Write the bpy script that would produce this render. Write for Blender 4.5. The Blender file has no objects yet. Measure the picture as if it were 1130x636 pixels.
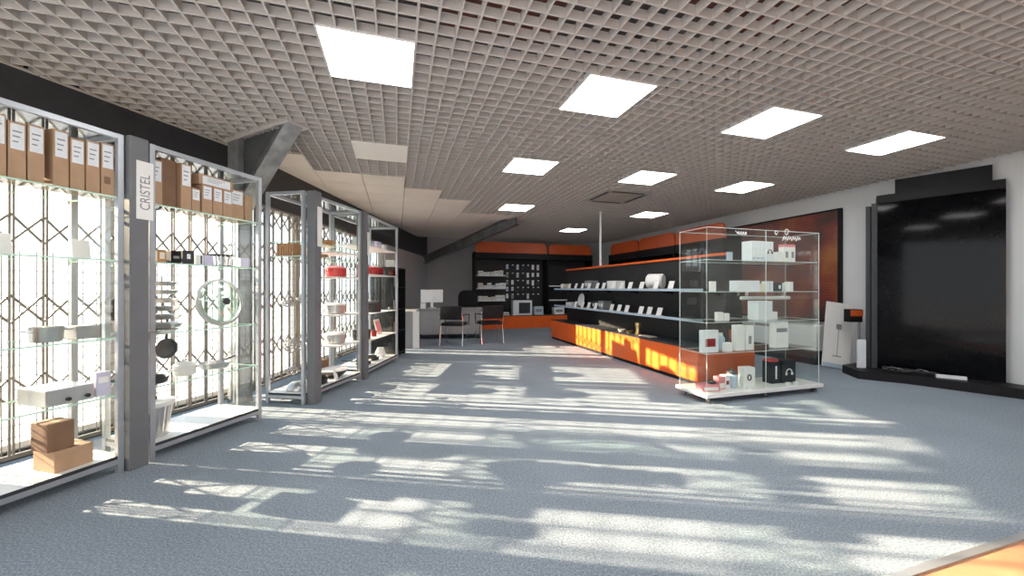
import bpy, bmesh, math, random
from mathutils import Vector, Matrix, Euler
random.seed(7)
R = math.radians
sc = bpy.context.scene
COL = sc.collection

# ------------------------------------------------------------------ camera, light, exposure
FPX = 424.0                                   # focal length in pixels of the 1130 px frame
CAMH = 1.25
cam_d = bpy.data.cameras.new('camera'); cam = bpy.data.objects.new('camera', cam_d); COL.objects.link(cam)
cam_d.sensor_fit = 'HORIZONTAL'; cam_d.sensor_width = 36.0; cam_d.lens = 36.0 * FPX / 1130.0
cam_d.clip_start = 0.05; cam_d.clip_end = 200
cam.location = (0, 0, CAMH); cam.rotation_euler = (R(90), 0, 0)
sc.camera = cam
sc.view_settings.view_transform = 'Standard'; sc.view_settings.look = 'None'
sc.view_settings.gamma = 1.0; sc.view_settings.use_curve_mapping = False
sc.view_settings.exposure = 0.78
sc.cycles.transparent_max_bounces = 32
sc.cycles.max_bounces = 10; sc.cycles.diffuse_bounces = 5; sc.cycles.glossy_bounces = 5
sc.cycles.sample_clamp_indirect = 6.0

SUN_AZ, SUN_EL, SUN_E = R(-8.0), R(18.5), 20.0
SKY_E = 2.1
LED_E = 9.0
w = bpy.data.worlds.new('sky'); sc.world = w; w.use_nodes = True
nt = w.node_tree; bg = nt.nodes['Background']
tc = nt.nodes.new('ShaderNodeTexCoord'); sp = nt.nodes.new('ShaderNodeSeparateXYZ')
cr = nt.nodes.new('ShaderNodeValToRGB')
cr.color_ramp.elements[0].position = 0.0; cr.color_ramp.elements[0].color = (0.90, 0.95, 1, 1)
cr.color_ramp.elements[1].position = 0.7; cr.color_ramp.elements[1].color = (0.50, 0.72, 1, 1)
nt.links.new(tc.outputs['Generated'], sp.inputs[0]); nt.links.new(sp.outputs['Z'], cr.inputs[0])
nt.links.new(cr.outputs[0], bg.inputs['Color']); bg.inputs['Strength'].default_value = SKY_E
sd = bpy.data.lights.new('sun', 'SUN'); sd.energy = SUN_E; sd.angle = R(0.6); sd.color = (1.0, 0.78, 0.56)
so = bpy.data.objects.new('sun', sd); COL.objects.link(so); so.location = (-12, 3, 8)
dv = Vector((math.cos(SUN_AZ) * math.cos(SUN_EL), math.sin(SUN_AZ) * math.cos(SUN_EL), -math.sin(SUN_EL)))
so.rotation_euler = dv.to_track_quat('-Z', 'Y').to_euler()

# ------------------------------------------------------------------ materials
def mat(name, color, rough=0.5, metal=0.0, var=0.06, scale=8.0, bump=0.0, bscale=60.0, spec=None, emit=None):
    m = bpy.data.materials.new(name); m.use_nodes = True
    t = m.node_tree; b = t.nodes['Principled BSDF']
    b.inputs['Roughness'].default_value = rough; b.inputs['Metallic'].default_value = metal
    if spec is not None: b.inputs['Specular IOR Level'].default_value = spec
    co = t.nodes.new('ShaderNodeTexCoord'); n = t.nodes.new('ShaderNodeTexNoise')
    n.inputs['Scale'].default_value = scale; n.inputs['Detail'].default_value = 4
    t.links.new(co.outputs['Object'], n.inputs['Vector'])
    r = t.nodes.new('ShaderNodeValToRGB')
    c = color
    r.color_ramp.elements[0].position = .3; r.color_ramp.elements[1].position = .7
    r.color_ramp.elements[0].color = tuple(max(0, x * (1 - var)) for x in c) + (1,)
    r.color_ramp.elements[1].color = tuple(min(1, x * (1 + var)) for x in c) + (1,)
    t.links.new(n.outputs['Fac'], r.inputs[0]); t.links.new(r.outputs[0], b.inputs['Base Color'])
    if bump:
        n2 = t.nodes.new('ShaderNodeTexNoise'); n2.inputs['Scale'].default_value = bscale; n2.inputs['Detail'].default_value = 3
        t.links.new(co.outputs['Object'], n2.inputs['Vector'])
        bp = t.nodes.new('ShaderNodeBump'); bp.inputs['Strength'].default_value = bump; bp.inputs['Distance'].default_value = .01
        t.links.new(n2.outputs['Fac'], bp.inputs['Height']); t.links.new(bp.outputs[0], b.inputs['Normal'])
    if emit:
        b.inputs['Emission Color'].default_value = tuple(emit[:3]) + (1,); b.inputs['Emission Strength'].default_value = emit[3]
    return m

def glass(name, tint=(0.97, 0.99, 0.98), rough=0.0, ior=1.5):
    m = bpy.data.materials.new(name); m.use_nodes = True
    t = m.node_tree; t.nodes.clear()
    o = t.nodes.new('ShaderNodeOutputMaterial'); mx = t.nodes.new('ShaderNodeMixShader')
    tr = t.nodes.new('ShaderNodeBsdfTransparent'); gl = t.nodes.new('ShaderNodeBsdfGlossy'); fr = t.nodes.new('ShaderNodeLayerWeight')
    tr.inputs[0].default_value = tint + (1,); gl.inputs['Roughness'].default_value = rough
    pw = t.nodes.new('ShaderNodeMath'); pw.operation = 'POWER'; pw.inputs[1].default_value = 5.0
    ml = t.nodes.new('ShaderNodeMath'); ml.operation = 'MULTIPLY_ADD'; ml.inputs[1].default_value = .5; ml.inputs[2].default_value = .04
    t.links.new(fr.outputs['Facing'], pw.inputs[0]); t.links.new(pw.outputs[0], ml.inputs[0])
    t.links.new(ml.outputs[0], mx.inputs[0]); t.links.new(tr.outputs[0], mx.inputs[1]); t.links.new(gl.outputs[0], mx.inputs[2])
    t.links.new(mx.outputs[0], o.inputs[0])
    return m

def carpet_mat():
    m = bpy.data.materials.new('carpet'); m.use_nodes = True
    t = m.node_tree; b = t.nodes['Principled BSDF']; b.inputs['Roughness'].default_value = 0.95
    b.inputs['Specular IOR Level'].default_value = 0.15
    co = t.nodes.new('ShaderNodeTexCoord')
    def noise(s, d=3):
        n = t.nodes.new('ShaderNodeTexNoise'); n.inputs['Scale'].default_value = s; n.inputs['Detail'].default_value = d
        t.links.new(co.outputs['Object'], n.inputs['Vector']); return n
    n1 = noise(95, 2); n2 = noise(240, 2); n3 = noise(1.1, 4)
    r1 = t.nodes.new('ShaderNodeValToRGB')
    e = r1.color_ramp.elements
    e[0].position = .34; e[0].color = (.13, .17, .22, 1); e[1].position = .68; e[1].color = (.48, .53, .58, 1)
    x = e.new(.5); x.color = (.27, .32, .375, 1)
    ma = t.nodes.new('ShaderNodeMath'); ma.operation = 'ADD'; mb_ = t.nodes.new('ShaderNodeMath'); mb_.operation = 'MULTIPLY'
    t.links.new(n1.outputs['Fac'], ma.inputs[0]); t.links.new(n2.outputs['Fac'], ma.inputs[1])
    t.links.new(ma.outputs[0], mb_.inputs[0]); mb_.inputs[1].default_value = .5
    t.links.new(mb_.outputs[0], r1.inputs[0])
    mx = t.nodes.new('ShaderNodeMix'); mx.data_type = 'RGBA'; mx.blend_type = 'MULTIPLY'; mx.inputs['Factor'].default_value = 1
    r2 = t.nodes.new('ShaderNodeValToRGB'); r2.color_ramp.elements[0].position = .3; r2.color_ramp.elements[1].position = .7
    r2.color_ramp.elements[0].color = (.9, .9, .9, 1); r2.color_ramp.elements[1].color = (1.05, 1.05, 1.05, 1)
    t.links.new(n3.outputs['Fac'], r2.inputs[0])
    t.links.new(r1.outputs[0], mx.inputs[6]); t.links.new(r2.outputs[0], mx.inputs[7])
    t.links.new(mx.outputs[2], b.inputs['Base Color'])
    bp = t.nodes.new('ShaderNodeBump'); bp.inputs['Strength'].default_value = .9; bp.inputs['Distance'].default_value = .012
    t.links.new(mb_.outputs[0], bp.inputs['Height']); t.links.new(bp.outputs[0], b.inputs['Normal'])
    return m

def stripe_poster_mat():
    m = bpy.data.materials.new('poster_print'); m.use_nodes = True
    t = m.node_tree; b = t.nodes['Principled BSDF']; b.inputs['Roughness'].default_value = .45
    co = t.nodes.new('ShaderNodeTexCoord'); mp = t.nodes.new('ShaderNodeMapping')
    t.links.new(co.outputs['Object'], mp.inputs[0])
    n = t.nodes.new('ShaderNodeTexNoise'); n.inputs['Scale'].default_value = 1.4; n.inputs['Detail'].default_value = 3
    t.links.new(mp.outputs[0], n.inputs['Vector'])
    r = t.nodes.new('ShaderNodeValToRGB'); e = r.color_ramp.elements
    e[0].position = .35; e[0].color = (.03, .02, .018, 1); e[1].position = .7; e[1].color = (.30, .11, .03, 1)
    x = e.new(.52); x.color = (.17, .03, .02, 1)
    t.links.new(n.outputs['Fac'], r.inputs[0])
    wv = t.nodes.new('ShaderNodeTexWave'); wv.wave_type = 'BANDS'; wv.bands_direction = 'Z'
    wv.inputs['Scale'].default_value = 7.0; wv.inputs['Distortion'].default_value = 3.0; wv.inputs['Detail'].default_value = 1; wv.inputs['Detail Scale'].default_value = .4
    t.links.new(mp.outputs[0], wv.inputs['Vector'])
    r2 = t.nodes.new('ShaderNodeValToRGB'); r2.color_ramp.elements[0].position = .80; r2.color_ramp.elements[1].position = .93
    t.links.new(wv.outputs['Fac'], r2.inputs[0])
    mx = t.nodes.new('ShaderNodeMix'); mx.data_type = 'RGBA'
    sx = t.nodes.new('ShaderNodeSeparateXYZ'); t.links.new(co.outputs['Object'], sx.inputs[0])
    mr = t.nodes.new('ShaderNodeMapRange'); mr.inputs[1].default_value = .25; mr.inputs[2].default_value = -.75; mr.inputs[3].default_value = 0.1; mr.inputs[4].default_value = .8
    t.links.new(sx.outputs['X'], mr.inputs[0])
    mu = t.nodes.new('ShaderNodeMath'); mu.operation = 'MULTIPLY'; t.links.new(r2.outputs[0], mu.inputs[0]); t.links.new(mr.outputs[0], mu.inputs[1])
    t.links.new(mu.outputs[0], mx.inputs['Factor']); t.links.new(r.outputs[0], mx.inputs[6]); mx.inputs[7].default_value = (.50, .22, .14, 1)
    t.links.new(mx.outputs[2], b.inputs['Base Color'])
    return m

M = dict(
    carpet=carpet_mat(),
    wood_floor=mat('orange_floor_boards', (.52, .25, .13), .35, var=.15, scale=5),
    grid=mat('ceiling_grid_paint', (.51, .475, .45), .6, var=.03),
    slab=mat('plenum_concrete', (.13, .12, .118), .9, var=.3, scale=1.6),
    rust=mat('rusty_sheet', (.15, .055, .042), .8, var=.35, scale=4),
    tile=mat('ceiling_tile', (.66, .60, .55), .85, var=.04, scale=3),
    soffit=mat('grey_plaster', (.55, .54, .53), .85, var=.05, scale=2),
    wall_w=mat('white_paint', (.66, .68, .70), .7, var=.03, scale=2),
    wall_g=mat('grey_paint', (.52, .525, .54), .75, var=.04, scale=2),
    fascia=mat('dark_fascia_paint', (.035, .037, .043), .55, var=.12),
    steel=mat('bare_galvanised_steel', (.36, .37, .38), .45, .55, var=.35, scale=7),
    dsteel=mat('dark_steel', (.12, .125, .13), .5, .4, var=.3, scale=7),
    alu=mat('satin_aluminium', (.44, .47, .51), .38, .55, var=.04),
    white_alu=mat('white_window_profile', (.75, .76, .76), .4, var=.03),
    post=mat('grey_post_paint', (.15, .157, .17), .45, var=.06),
    grille=mat('grille_steel', (.20, .19, .175), .5, .2, var=.1),
    mullion=mat('beige_mullion', (.33, .30, .27), .55, var=.05),
    pane=glass('clear_glass'), shelf=glass('shelf_glass', (.955, .99, .97)),
    edge=mat('green_glass_edge', (.55, .80, .68), .15, var=.03),
    cedge=mat('clear_glass_edge', (.70, .80, .80), .15, var=.03),
    white=mat('white_laminate', (.78, .78, .77), .4, var=.02),
    white_p=mat('white_card', (.85, .85, .84), .6, var=.02),
    cream=mat('cream_card', (.78, .72, .6), .6, var=.04),
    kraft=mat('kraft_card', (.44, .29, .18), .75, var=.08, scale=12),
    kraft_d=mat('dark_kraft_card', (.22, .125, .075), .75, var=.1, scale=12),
    label=mat('printed_label', (.80, .84, .88), .55, var=.04, scale=40),
    ink=mat('dark_ink', (.02, .02, .022), .6),
    gink=mat('grey_ink', (.25, .26, .28), .6),
    black=mat('black_laminate', (.010, .010, .012), .5, var=.2, spec=.22),
    peg=mat('black_pegboard', (.014, .014, .016), .6, var=.2),
    gloss=mat('black_gloss_acrylic', (.003, .003, .004), .07, var=.1, spec=.12),
    dark_g=mat('dark_grey_panel', (.04, .044, .05), .45, var=.1, spec=.3),
    orange=mat('orange_laminate', (.80, .135, .018), .32, var=.05, scale=3),
    orange_d=mat('orange_header', (.60, .105, .025), .45, var=.05, scale=3),
    chrome=mat('polished_steel', (.72, .72, .73), .16, 1.0, var=.03),
    stainless=mat('brushed_stainless', (.60, .60, .60), .3, .9, var=.05),
    nonstick=mat('black_nonstick', (.03, .03, .032), .4, var=.1),
    red=mat('red_enamel', (.55, .06, .06), .25, var=.05), dred=mat('dark_red_enamel', (.28, .015, .02), .25, var=.05),
    pink=mat('pink_card', (.75, .25, .28), .55, var=.05),
    bamboo=mat('bamboo_wood', (.42, .22, .10), .5, var=.2, scale=14),
    brass=mat('brass', (.72, .52, .22), .3, .9, var=.05),
    bluegrey=mat('blue_grey_plastic', (.45, .55, .66), .4, var=.05),
    lilac=mat('lilac_card', (.62, .60, .76), .5, var=.05),
    green=mat('green_card', (.12, .35, .22), .5, var=.05),
    led=mat('led_diffuser', (.9, .9, .9), .5, emit=(1.0, .985, .96, LED_E)),
    off=mat('unlit_diffuser', (.80, .76, .72), .5, var=.02),
    ac=mat('beige_plastic', (.36, .335, .30), .55, var=.03),
    ground=mat('pale_paving', (.55, .54, .52), .85, var=.1, scale=2),
    strip=mat('floor_strip_metal', (.66, .68, .70), .28, .8, var=.04),
    desk=mat('grey_desk_laminate', (.33, .33, .335), .5, var=.05),
    cable=mat('cable_rubber', (.05, .05, .055), .5),
    wicker=mat('wire_mesh_steel', (.40, .40, .40), .4, .6, var=.1),
    poster=stripe_poster_mat(),
    screen=mat('monitor_white', (.82, .83, .84), .35, var=.02),
)

# ------------------------------------------------------------------ mesh building helpers
class MB:
    def __init__(s): s.bm = bmesh.new(); s.T = Matrix.Identity(4); s.mi = 0
    def _fin(s, vs):
        fs = {f for v in vs for f in v.link_faces}
        for f in fs: f.material_index = s.mi
        return fs
    def box(s, x0, x1, y0, y1, z0, z1, rot=None, bev=0.0):
        c = Matrix.Translation(((x0 + x1) / 2, (y0 + y1) / 2, (z0 + z1) / 2))
        if rot: c = c @ Euler(rot).to_matrix().to_4x4()
        r = bmesh.ops.create_cube(s.bm, size=1.0, matrix=s.T @ c @ Matrix.Diagonal((abs(x1 - x0), abs(y1 - y0), abs(z1 - z0), 1)))
        s._fin(r['verts'])
        if bev:
            es = list({e for v in r['verts'] for e in v.link_edges})
            q = bmesh.ops.bevel(s.bm, geom=es, offset=bev, segments=2, affect='EDGES', profile=.7)
            for f in q['faces']: f.material_index = s.mi
        return s
    def cyl(s, p0, p1, r, seg=10, r2=None):
        p0, p1 = Vector(p0), Vector(p1); d = p1 - p0
        q = d.to_track_quat('Z', 'Y').to_matrix().to_4x4()
        k = bmesh.ops.create_cone(s.bm, cap_ends=True, segments=seg, radius1=r, radius2=r if r2 is None else r2, depth=d.length,
                                  matrix=s.T @ Matrix.Translation((p0 + p1) / 2) @ q)
        s._fin(k['verts']); return s
    def bar(s, p0, p1, w, h=None):
        p0, p1 = Vector(p0), Vector(p1); d = p1 - p0
        q = d.to_track_quat('Z', 'Y').to_matrix().to_4x4()
        k = bmesh.ops.create_cube(s.bm, size=1.0, matrix=s.T @ Matrix.Translation((p0 + p1) / 2) @ q @ Matrix.Diagonal((w, h or w, d.length, 1)))
        s._fin(k['verts']); return s
    def tube(s, pts, r, seg=8):
        pts = [Vector(p) for p in pts]; rings = []
        for i, p in enumerate(pts):
            a = pts[max(0, i - 1)]; b = pts[min(len(pts) - 1, i + 1)]
            q = (b - a).to_track_quat('Z', 'Y').to_matrix()
            rings.append([s.bm.verts.new(s.T @ (p + q @ Vector((r * math.cos(2 * math.pi * k / seg), r * math.sin(2 * math.pi * k / seg), 0)))) for k in range(seg)])
        for a, b in zip(rings, rings[1:]):
            for k in range(seg):
                s.bm.faces.new((a[k], a[(k + 1) % seg], b[(k + 1) % seg], b[k])).material_index = s.mi
        s.bm.faces.new(rings[0][::-1]).material_index = s.mi; s.bm.faces.new(rings[-1]).material_index = s.mi
        return s
    def lathe(s, prof, seg=24, mtx=None):
        m = s.T @ (mtx or Matrix.Identity(4)); rings = []
        for r, z in prof:
            if r < 1e-6: rings.append([s.bm.verts.new(m @ Vector((0, 0, z)))])
            else: rings.append([s.bm.verts.new(m @ Vector((r * math.cos(2 * math.pi * k / seg), r * math.sin(2 * math.pi * k / seg), z))) for k in range(seg)])
        for a, b in zip(rings, rings[1:]):
            for k in range(seg):
                k2 = (k + 1) % seg
                if len(a) == 1 and len(b) == 1: continue
                if len(a) == 1: f = (a[0], b[k2], b[k])
                elif len(b) == 1: f = (a[k], a[k2], b[0])
                else: f = (a[k], a[k2], b[k2], b[k])
                s.bm.faces.new(f).material_index = s.mi
        return s
    def prism(s, poly, z0, z1, mtx=None):
        m = s.T @ (mtx or Matrix.Identity(4))
        a = [s.bm.verts.new(m @ Vector((x, y, z0))) for x, y in poly]; b = [s.bm.verts.new(m @ Vector((x, y, z1))) for x, y in poly]
        n = len(poly)
        s.bm.faces.new(a[::-1]).material_index = s.mi; s.bm.faces.new(b).material_index = s.mi
        for i in range(n): s.bm.faces.new((a[i], a[(i + 1) % n], b[(i + 1) % n], b[i])).material_index = s.mi
        return s
    def build(s, name, ms, parent=None, smooth=False, kind=None, loc=None, rz=0.0, label=None):
        me = bpy.data.meshes.new(name)
        bmesh.ops.recalc_face_normals(s.bm, faces=s.bm.faces[:])
        s.bm.to_mesh(me); s.bm.free()
        for m in (ms if isinstance(ms, (list, tuple)) else [ms]): me.materials.append(m)
        if smooth:
            for p in me.polygons: p.use_smooth = True
            me.set_sharp_from_angle(angle=R(35))
        o = bpy.data.objects.new(name, me); COL.objects.link(o)
        if parent: o.parent = parent
        if kind: o['kind'] = kind
        if loc: o.location = loc
        if rz: o.rotation_euler = (0, 0, rz)
        if label: o['label'] = label
        return o

def tag(o, label, cat, group=None):
    o['label'] = label; o['category'] = cat
    if group: o['group'] = group
    return o
def thing(name, label, cat, loc=(0, 0, 0), rz=0.0, group=None):
    o = bpy.data.objects.new(name, None); COL.objects.link(o); o.empty_display_size = .1
    o.location = loc; o.rotation_euler = (0, 0, rz)
    return tag(o, label, cat, group)
def struct(mb, name, ms, smooth=False, parent=None): return mb.build(name, ms, parent, smooth, 'structure' if parent is None else None)
def lettering(body, size, m, parent, loc, rot, extrude=.0006, name='lettering', sx=1.0):
    cu = bpy.data.curves.new('lettering', 'FONT'); cu.body = body; cu.size = size; cu.extrude = extrude; cu.align_x = 'CENTER'; cu.align_y = 'CENTER'
    t = bpy.data.objects.new('tmp', cu); COL.objects.link(t)
    dg = bpy.context.evaluated_depsgraph_get(); dg.update()
    me = bpy.data.meshes.new_from_object(t.evaluated_get(dg)); bpy.data.objects.remove(t); bpy.data.curves.remove(cu)
    me.materials.clear(); me.materials.append(m)
    o = bpy.data.objects.new(name, me); COL.objects.link(o); o.parent = parent; o.location = loc; o.rotation_euler = rot; o.scale = (sx, 1, 1)
    return o

class Frame:                                       # a plan frame: origin, heading of its local x axis
    def __init__(s, ox, oy, ang): s.o = (ox, oy); s.a = ang; s.c = math.cos(ang); s.s = math.sin(ang)
    def __call__(s, x, y, h=0.0): return (s.o[0] + x * s.c - y * s.s, s.o[1] + x * s.s + y * s.c, h)
    def inv(s, X, Y): dx, dy = X - s.o[0], Y - s.o[1]; return (dx * s.c + dy * s.s, -dx * s.s + dy * s.c)
GA = R(16.7)
UV = Frame(0, 0, GA)                               # the ceiling grid / right wall directions
CEIL = 2.85
F1 = Frame(-2.60, 2.76, R(75.0))                   # first display front, x away from the camera, y towards the window
F2 = Frame(-2.21, 4.08, R(81.0))
F3 = Frame(-2.025, 5.22, R(87.0))
K1 = (-3.15, 4.50)
W1 = Frame(K1[0], K1[1], R(75.0))                  # window wall, x>0 beyond the corner
W2 = Frame(K1[0], K1[1], R(88.5))
UW, VW = 7.05, 12.33                               # right wall, back wall

# ------------------------------------------------------------------ the setting
def inside_facade(X, Y):
    return (W1.inv(X, Y)[1] < 0.02) or (W2.inv(X, Y)[1] < 0.02 and Y > K1[1])
# floor: carpet beyond the threshold, orange boards on the near side
THR = 1.12
far = [UV(-7, THR), UV(UW, THR), UV(UW, VW), UV(-6, VW)]
mb = MB(); mb.prism([p[:2] for p in (W1(-6.6, 0), UV(UW, THR), UV(UW, VW), W2(8.6, 0), K1)], -.06, 0); struct(mb, 'floor', M['carpet'])
mb = MB(); mb.prism([p[:2] for p in (UV(.9, THR), UV(.9, -2.6), UV(UW, -2.6), UV(UW, THR))], -.055, .003); struct(mb, 'floor_boards', M['wood_floor'])
mb = MB(); mb.prism([UV(.9, THR - .03)[:2], UV(UW - .02, THR - .03)[:2], UV(UW - .02, THR + .005)[:2], UV(.9, THR + .005)[:2]], .003, .011); struct(mb, 'trim_1', M['strip'])
# outside
mb = MB(); mb.box(-45, -3.0, -25, 35, -.3, -.10); struct(mb, 'pavement', M['ground'])
# right, back and rear walls
def wallbox(name, a, b, th, z0, z1, m):
    a, b = Vector(a[:2]), Vector(b[:2]); d = (b - a).normalized(); n = Vector((d.y, -d.x))
    mb = MB(); mb.prism([tuple(a), tuple(b), tuple(b + n * th), tuple(a + n * th)], z0, z1); return struct(mb, name, m)
wallbox('wall_right', UV(UW, VW + .1), UV(UW, -2.7), -.15, -.06, 3.4, M['wall_w'])
wallbox('wall_back', W2(8.75, .1), UV(UW, VW), -.15, -.06, 3.4, M['wall_g'])
wallbox('wall_front', UV(UW, -2.6), UV(-4.2, -2.6), -.15, -.06, 3.4, M['wall_w'])
# window wall: dark fascia, curb and solid end
WT = 2.30
mb = MB()
mb.T = Matrix.Translation((K1[0], K1[1], 0)) @ Matrix.Rotation(R(75), 4, 'Z'); mb.box(-6.8, .02, 0, .16, WT, 3.4); mb.box(-6.8, .02, .02, .16, -.06, .06)
mb.T = Matrix.Translation((K1[0], K1[1], 0)) @ Matrix.Rotation(R(88.5), 4, 'Z'); mb.box(0, 8.75, 0, .16, WT, 3.4); mb.box(0, 8.75, .02, .16, -.06, .06)
struct(mb, 'trim_2', M['fascia'])
mb = MB(); mb.T = Matrix.Translation((K1[0], K1[1], 0)) @ Matrix.Rotation(R(88.5), 4, 'Z'); mb.box(4.45, 8.75, .0, .15, 0, WT); struct(mb, 'wall_left', M['wall_g'])
mb = MB(); mb.T = Matrix.Translation((K1[0], K1[1], 0)) @ Matrix.Rotation(R(75), 4, 'Z'); mb.box(-6.8, -4.75, .0, .15, 0, WT); struct(mb, 'wall_left', M['wall_g'])
# windows: frame and pane each
def window(n, Fm, x0, x1):
    T = Matrix.Translation((Fm.o[0], Fm.o[1], 0)) @ Matrix.Rotation(Fm.a, 4, 'Z')
    mb = MB(); mb.T = T
    f = .05
    mb.box(x0, x0 + f, .05, .12, .06, WT); mb.box(x1 - f, x1, .05, .12, .06, WT)
    mb.box(x0 + f, x1 - f, .05, .12, .06, .06 + f); mb.box(x0 + f, x1 - f, .05, .12, WT - f, WT)
    fr = struct(mb, 'window_%d' % n, M['white_alu'])
    mb = MB(); mb.T = T; mb.box(x0 + f, x1 - f, .082, .088, .06 + f, WT - f); mb.build('pane', M['pane'], fr)
    return fr
xs = [-4.75, -3.55, -2.35, -1.15, -.02]
for i in range(4): window(i + 1, W1, xs[i] + .04, xs[i + 1] - .04)
ys = [.03, 1.12, 2.22, 3.32, 4.42]
for i in range(4): window(i + 5, W2, ys[i] + .03, ys[i + 1] - .03)
# mullion posts between the windows
k = 1
for Fm, xx in ((W1, xs[:4]), (W2, ys[1:])):
    for x in xx:
        mb = MB(); mb.T = Matrix.Translation((Fm.o[0], Fm.o[1], 0)) @ Matrix.Rotation(Fm.a, 4, 'Z')
        mb.box(x - .045, x + .045, .0, .14, .0, WT); k += 1
        struct(mb, 'trim_%d' % (k + 1), M['mullion'])

# security grilles behind the glass
def grille(Fm, x0, x1, label):
    g = thing('security_grille', label, 'grille', Fm((x0 + x1) / 2, -.09, 0), Fm.a, 'folding security grilles along the window')
    L = x1 - x0; h0, h1 = .07, 2.24
    n = max(3, int(round(L / .165))); st = L / n
    mb = MB()
    mb.box(-L / 2, L / 2, -.012, .012, .04, .07); mb.build('rail', M['grille'], g)
    mb = MB(); mb.box(-L / 2, L / 2, -.012, .012, h1, h1 + .03); mb.build('rail', M['grille'], g)
    mb = MB()
    for i in range(n + 1):
        x = -L / 2 + i * st
        mb.box(x - .016, x - .004, -.012, .0, h0, h1); mb.box(x + .004, x + .016, -.012, 0, h0, h1)
    mb.build('upright_bars', M['grille'], g)
    for z in (.42, 1.0, 1.58, 2.02):
        mb = MB()
        for i in range(n):
            xa, xb = -L / 2 + i * st, -L / 2 + (i + 1) * st
            mb.bar((xa, .004, z), (xb, .004, z + .2), .014, .014); mb.bar((xb, .009, z), (xa, .0095, z + .2), .014, .014)
        mb.build('lattice', M['grille'], g)
    mb = MB(); z = .1
    while z < 1.55:
        mb.bar((-L / 2, .014, z), (L / 2, .016, z), .005); z += .085
    x = -L / 2 + .04
    while x < L / 2:
        mb.bar((x, .014, .07), (x, .016, 1.52), .005); x += .085
    mb.build('wire_mesh', M['grille'], g)
for a, b, l in ((-4.6, -3.42, 'folding steel security grille at the left end of the window wall'),
                (-3.36, -2.20, 'folding steel security grille second from the left, nearest the camera side'),
                (-2.16, -1.0, 'folding steel lattice grille behind the brown box cabinet nearest the camera'),
                (-.96, -.03, 'folding steel lattice grille behind the cabinet with the large glass lid')): grille(W1, a, b, l)
for a, b, l in ((.06, 1.08, 'steel lattice grille behind the hanging strainers, past the grey steel column'),
                (1.14, 2.18, 'steel lattice grille behind the red pot'),
                (2.26, 3.28, 'steel lattice grille behind the dark red pot and black casserole'),
                (3.36, 4.38, 'steel lattice grille farthest along the window wall')): grille(W2, a, b, l)

# ceiling: open-cell grid, solid tiles, slab above
PIT = .12; U0 = -.48; V0 = 2.57
LIGHTS = [(-.18, 2.87), (1.68, 2.87), (3.48, 2.87), (5.28, 2.87), (1.68, 4.79), (3.48, 4.79), (5.28, 4.79), (2.28, 7.31), (5.28, 7.19), (4.68, 9.71),
          (-.18, .83), (1.68, .83), (3.48, .83), (5.28, .83)]
OFFL = (-.18, 4.79)
AC = (3.66, 5.87)
def solid_zone(u, v):
    if v > 5.75 and u < .12: return True
    if v > 5.15 and u < -1.08: return True
    if v > 6.35 and u < .72: return True
    if v > 6.95 and u < 1.32: return True
    if v > 8.15 and u < 2.4: return True
    return False
def grid_ok(u, v):
    if solid_zone(u, v): return False
    for (a, b) in LIGHTS + [OFFL]:
        if abs(u - a) < .298 and abs(v - b) < .298: return False
    if abs(u - AC[0]) < .418 and abs(v - AC[1]) < .418: return False
    X, Y, _ = UV(u, v)
    if abs(X + 2.6) < .0 : return False
    return inside_facade(X, Y) and u < UW and v < VW
mb = MB(); mb.T = Matrix.Rotation(GA, 4, 'Z')
BW, BH = .0065, .058
def runs(f, lo, hi, st):
    out = []; a = None; n = int((hi - lo) / st)
    for i in range(n + 1):
        t = lo + i * st
        if f(t):
            if a is None: a = t
            last = t
        elif a is not None:
            if last - a > st: out.append((a - st / 2, last + st / 2))
            a = None
    if a is not None and last - a > st: out.append((a - st / 2, last + st / 2))
    return out
u = U0 - 35 * PIT
while u < UW:
    for a, b in runs(lambda v: grid_ok(u + .001, v), -2.5, VW, .03): mb.box(u - BW, u + BW, a, b, CEIL, CEIL + BH)
    u += PIT
v = V0 - 42 * PIT
while v < VW:
    for a, b in runs(lambda u: grid_ok(u, v + .001), -4.8, UW, .03): mb.box(a, b, v - BW, v + BW, CEIL + .0012, CEIL + BH - .001)
    v += PIT
grid = struct(mb, 'ceiling', M['grid'])
mb = MB(); mb.prism([p[:2] for p in (W1(-6.7, .1), UV(UW + .1, -2.7), UV(UW + .1, VW + .1), W2(8.7, .1), K1)], 3.32, 3.42); mb.build('slab', M['slab'], grid)
# flat tiles in the far left corner
def clip(poly, Fm):
    out = []
    for i in range(len(poly)):
        p, q = poly[i], poly[(i + 1) % len(poly)]
        a, b = Fm.inv(*p)[1], Fm.inv(*q)[1]
        if a <= 0: out.append(p)
        if a * b < 0: t = a / (a - b); out.append((p[0] + t * (q[0] - p[0]), p[1] + t * (q[1] - p[1])))
    return out
mb = MB(); g = .004
T6 = 5 * PIT
for i in range(-9, 6):
    for j in range(-1, 13):
        uu, vv = -.48 + i * T6, 5.75 + j * T6
        if not solid_zone(uu + .3, vv + .3) or vv + .3 > VW: continue
        q = [UV(uu + a, vv + b)[:2] for a, b in ((g, g), (T6 - g, g), (T6 - g, T6 - g), (g, T6 - g))]
        q = clip(q, W2)
        if len(q) > 2: mb.prism(q, CEIL + .004, CEIL + .02)
mb.build('tiles', M['tile'], grid)
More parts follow.
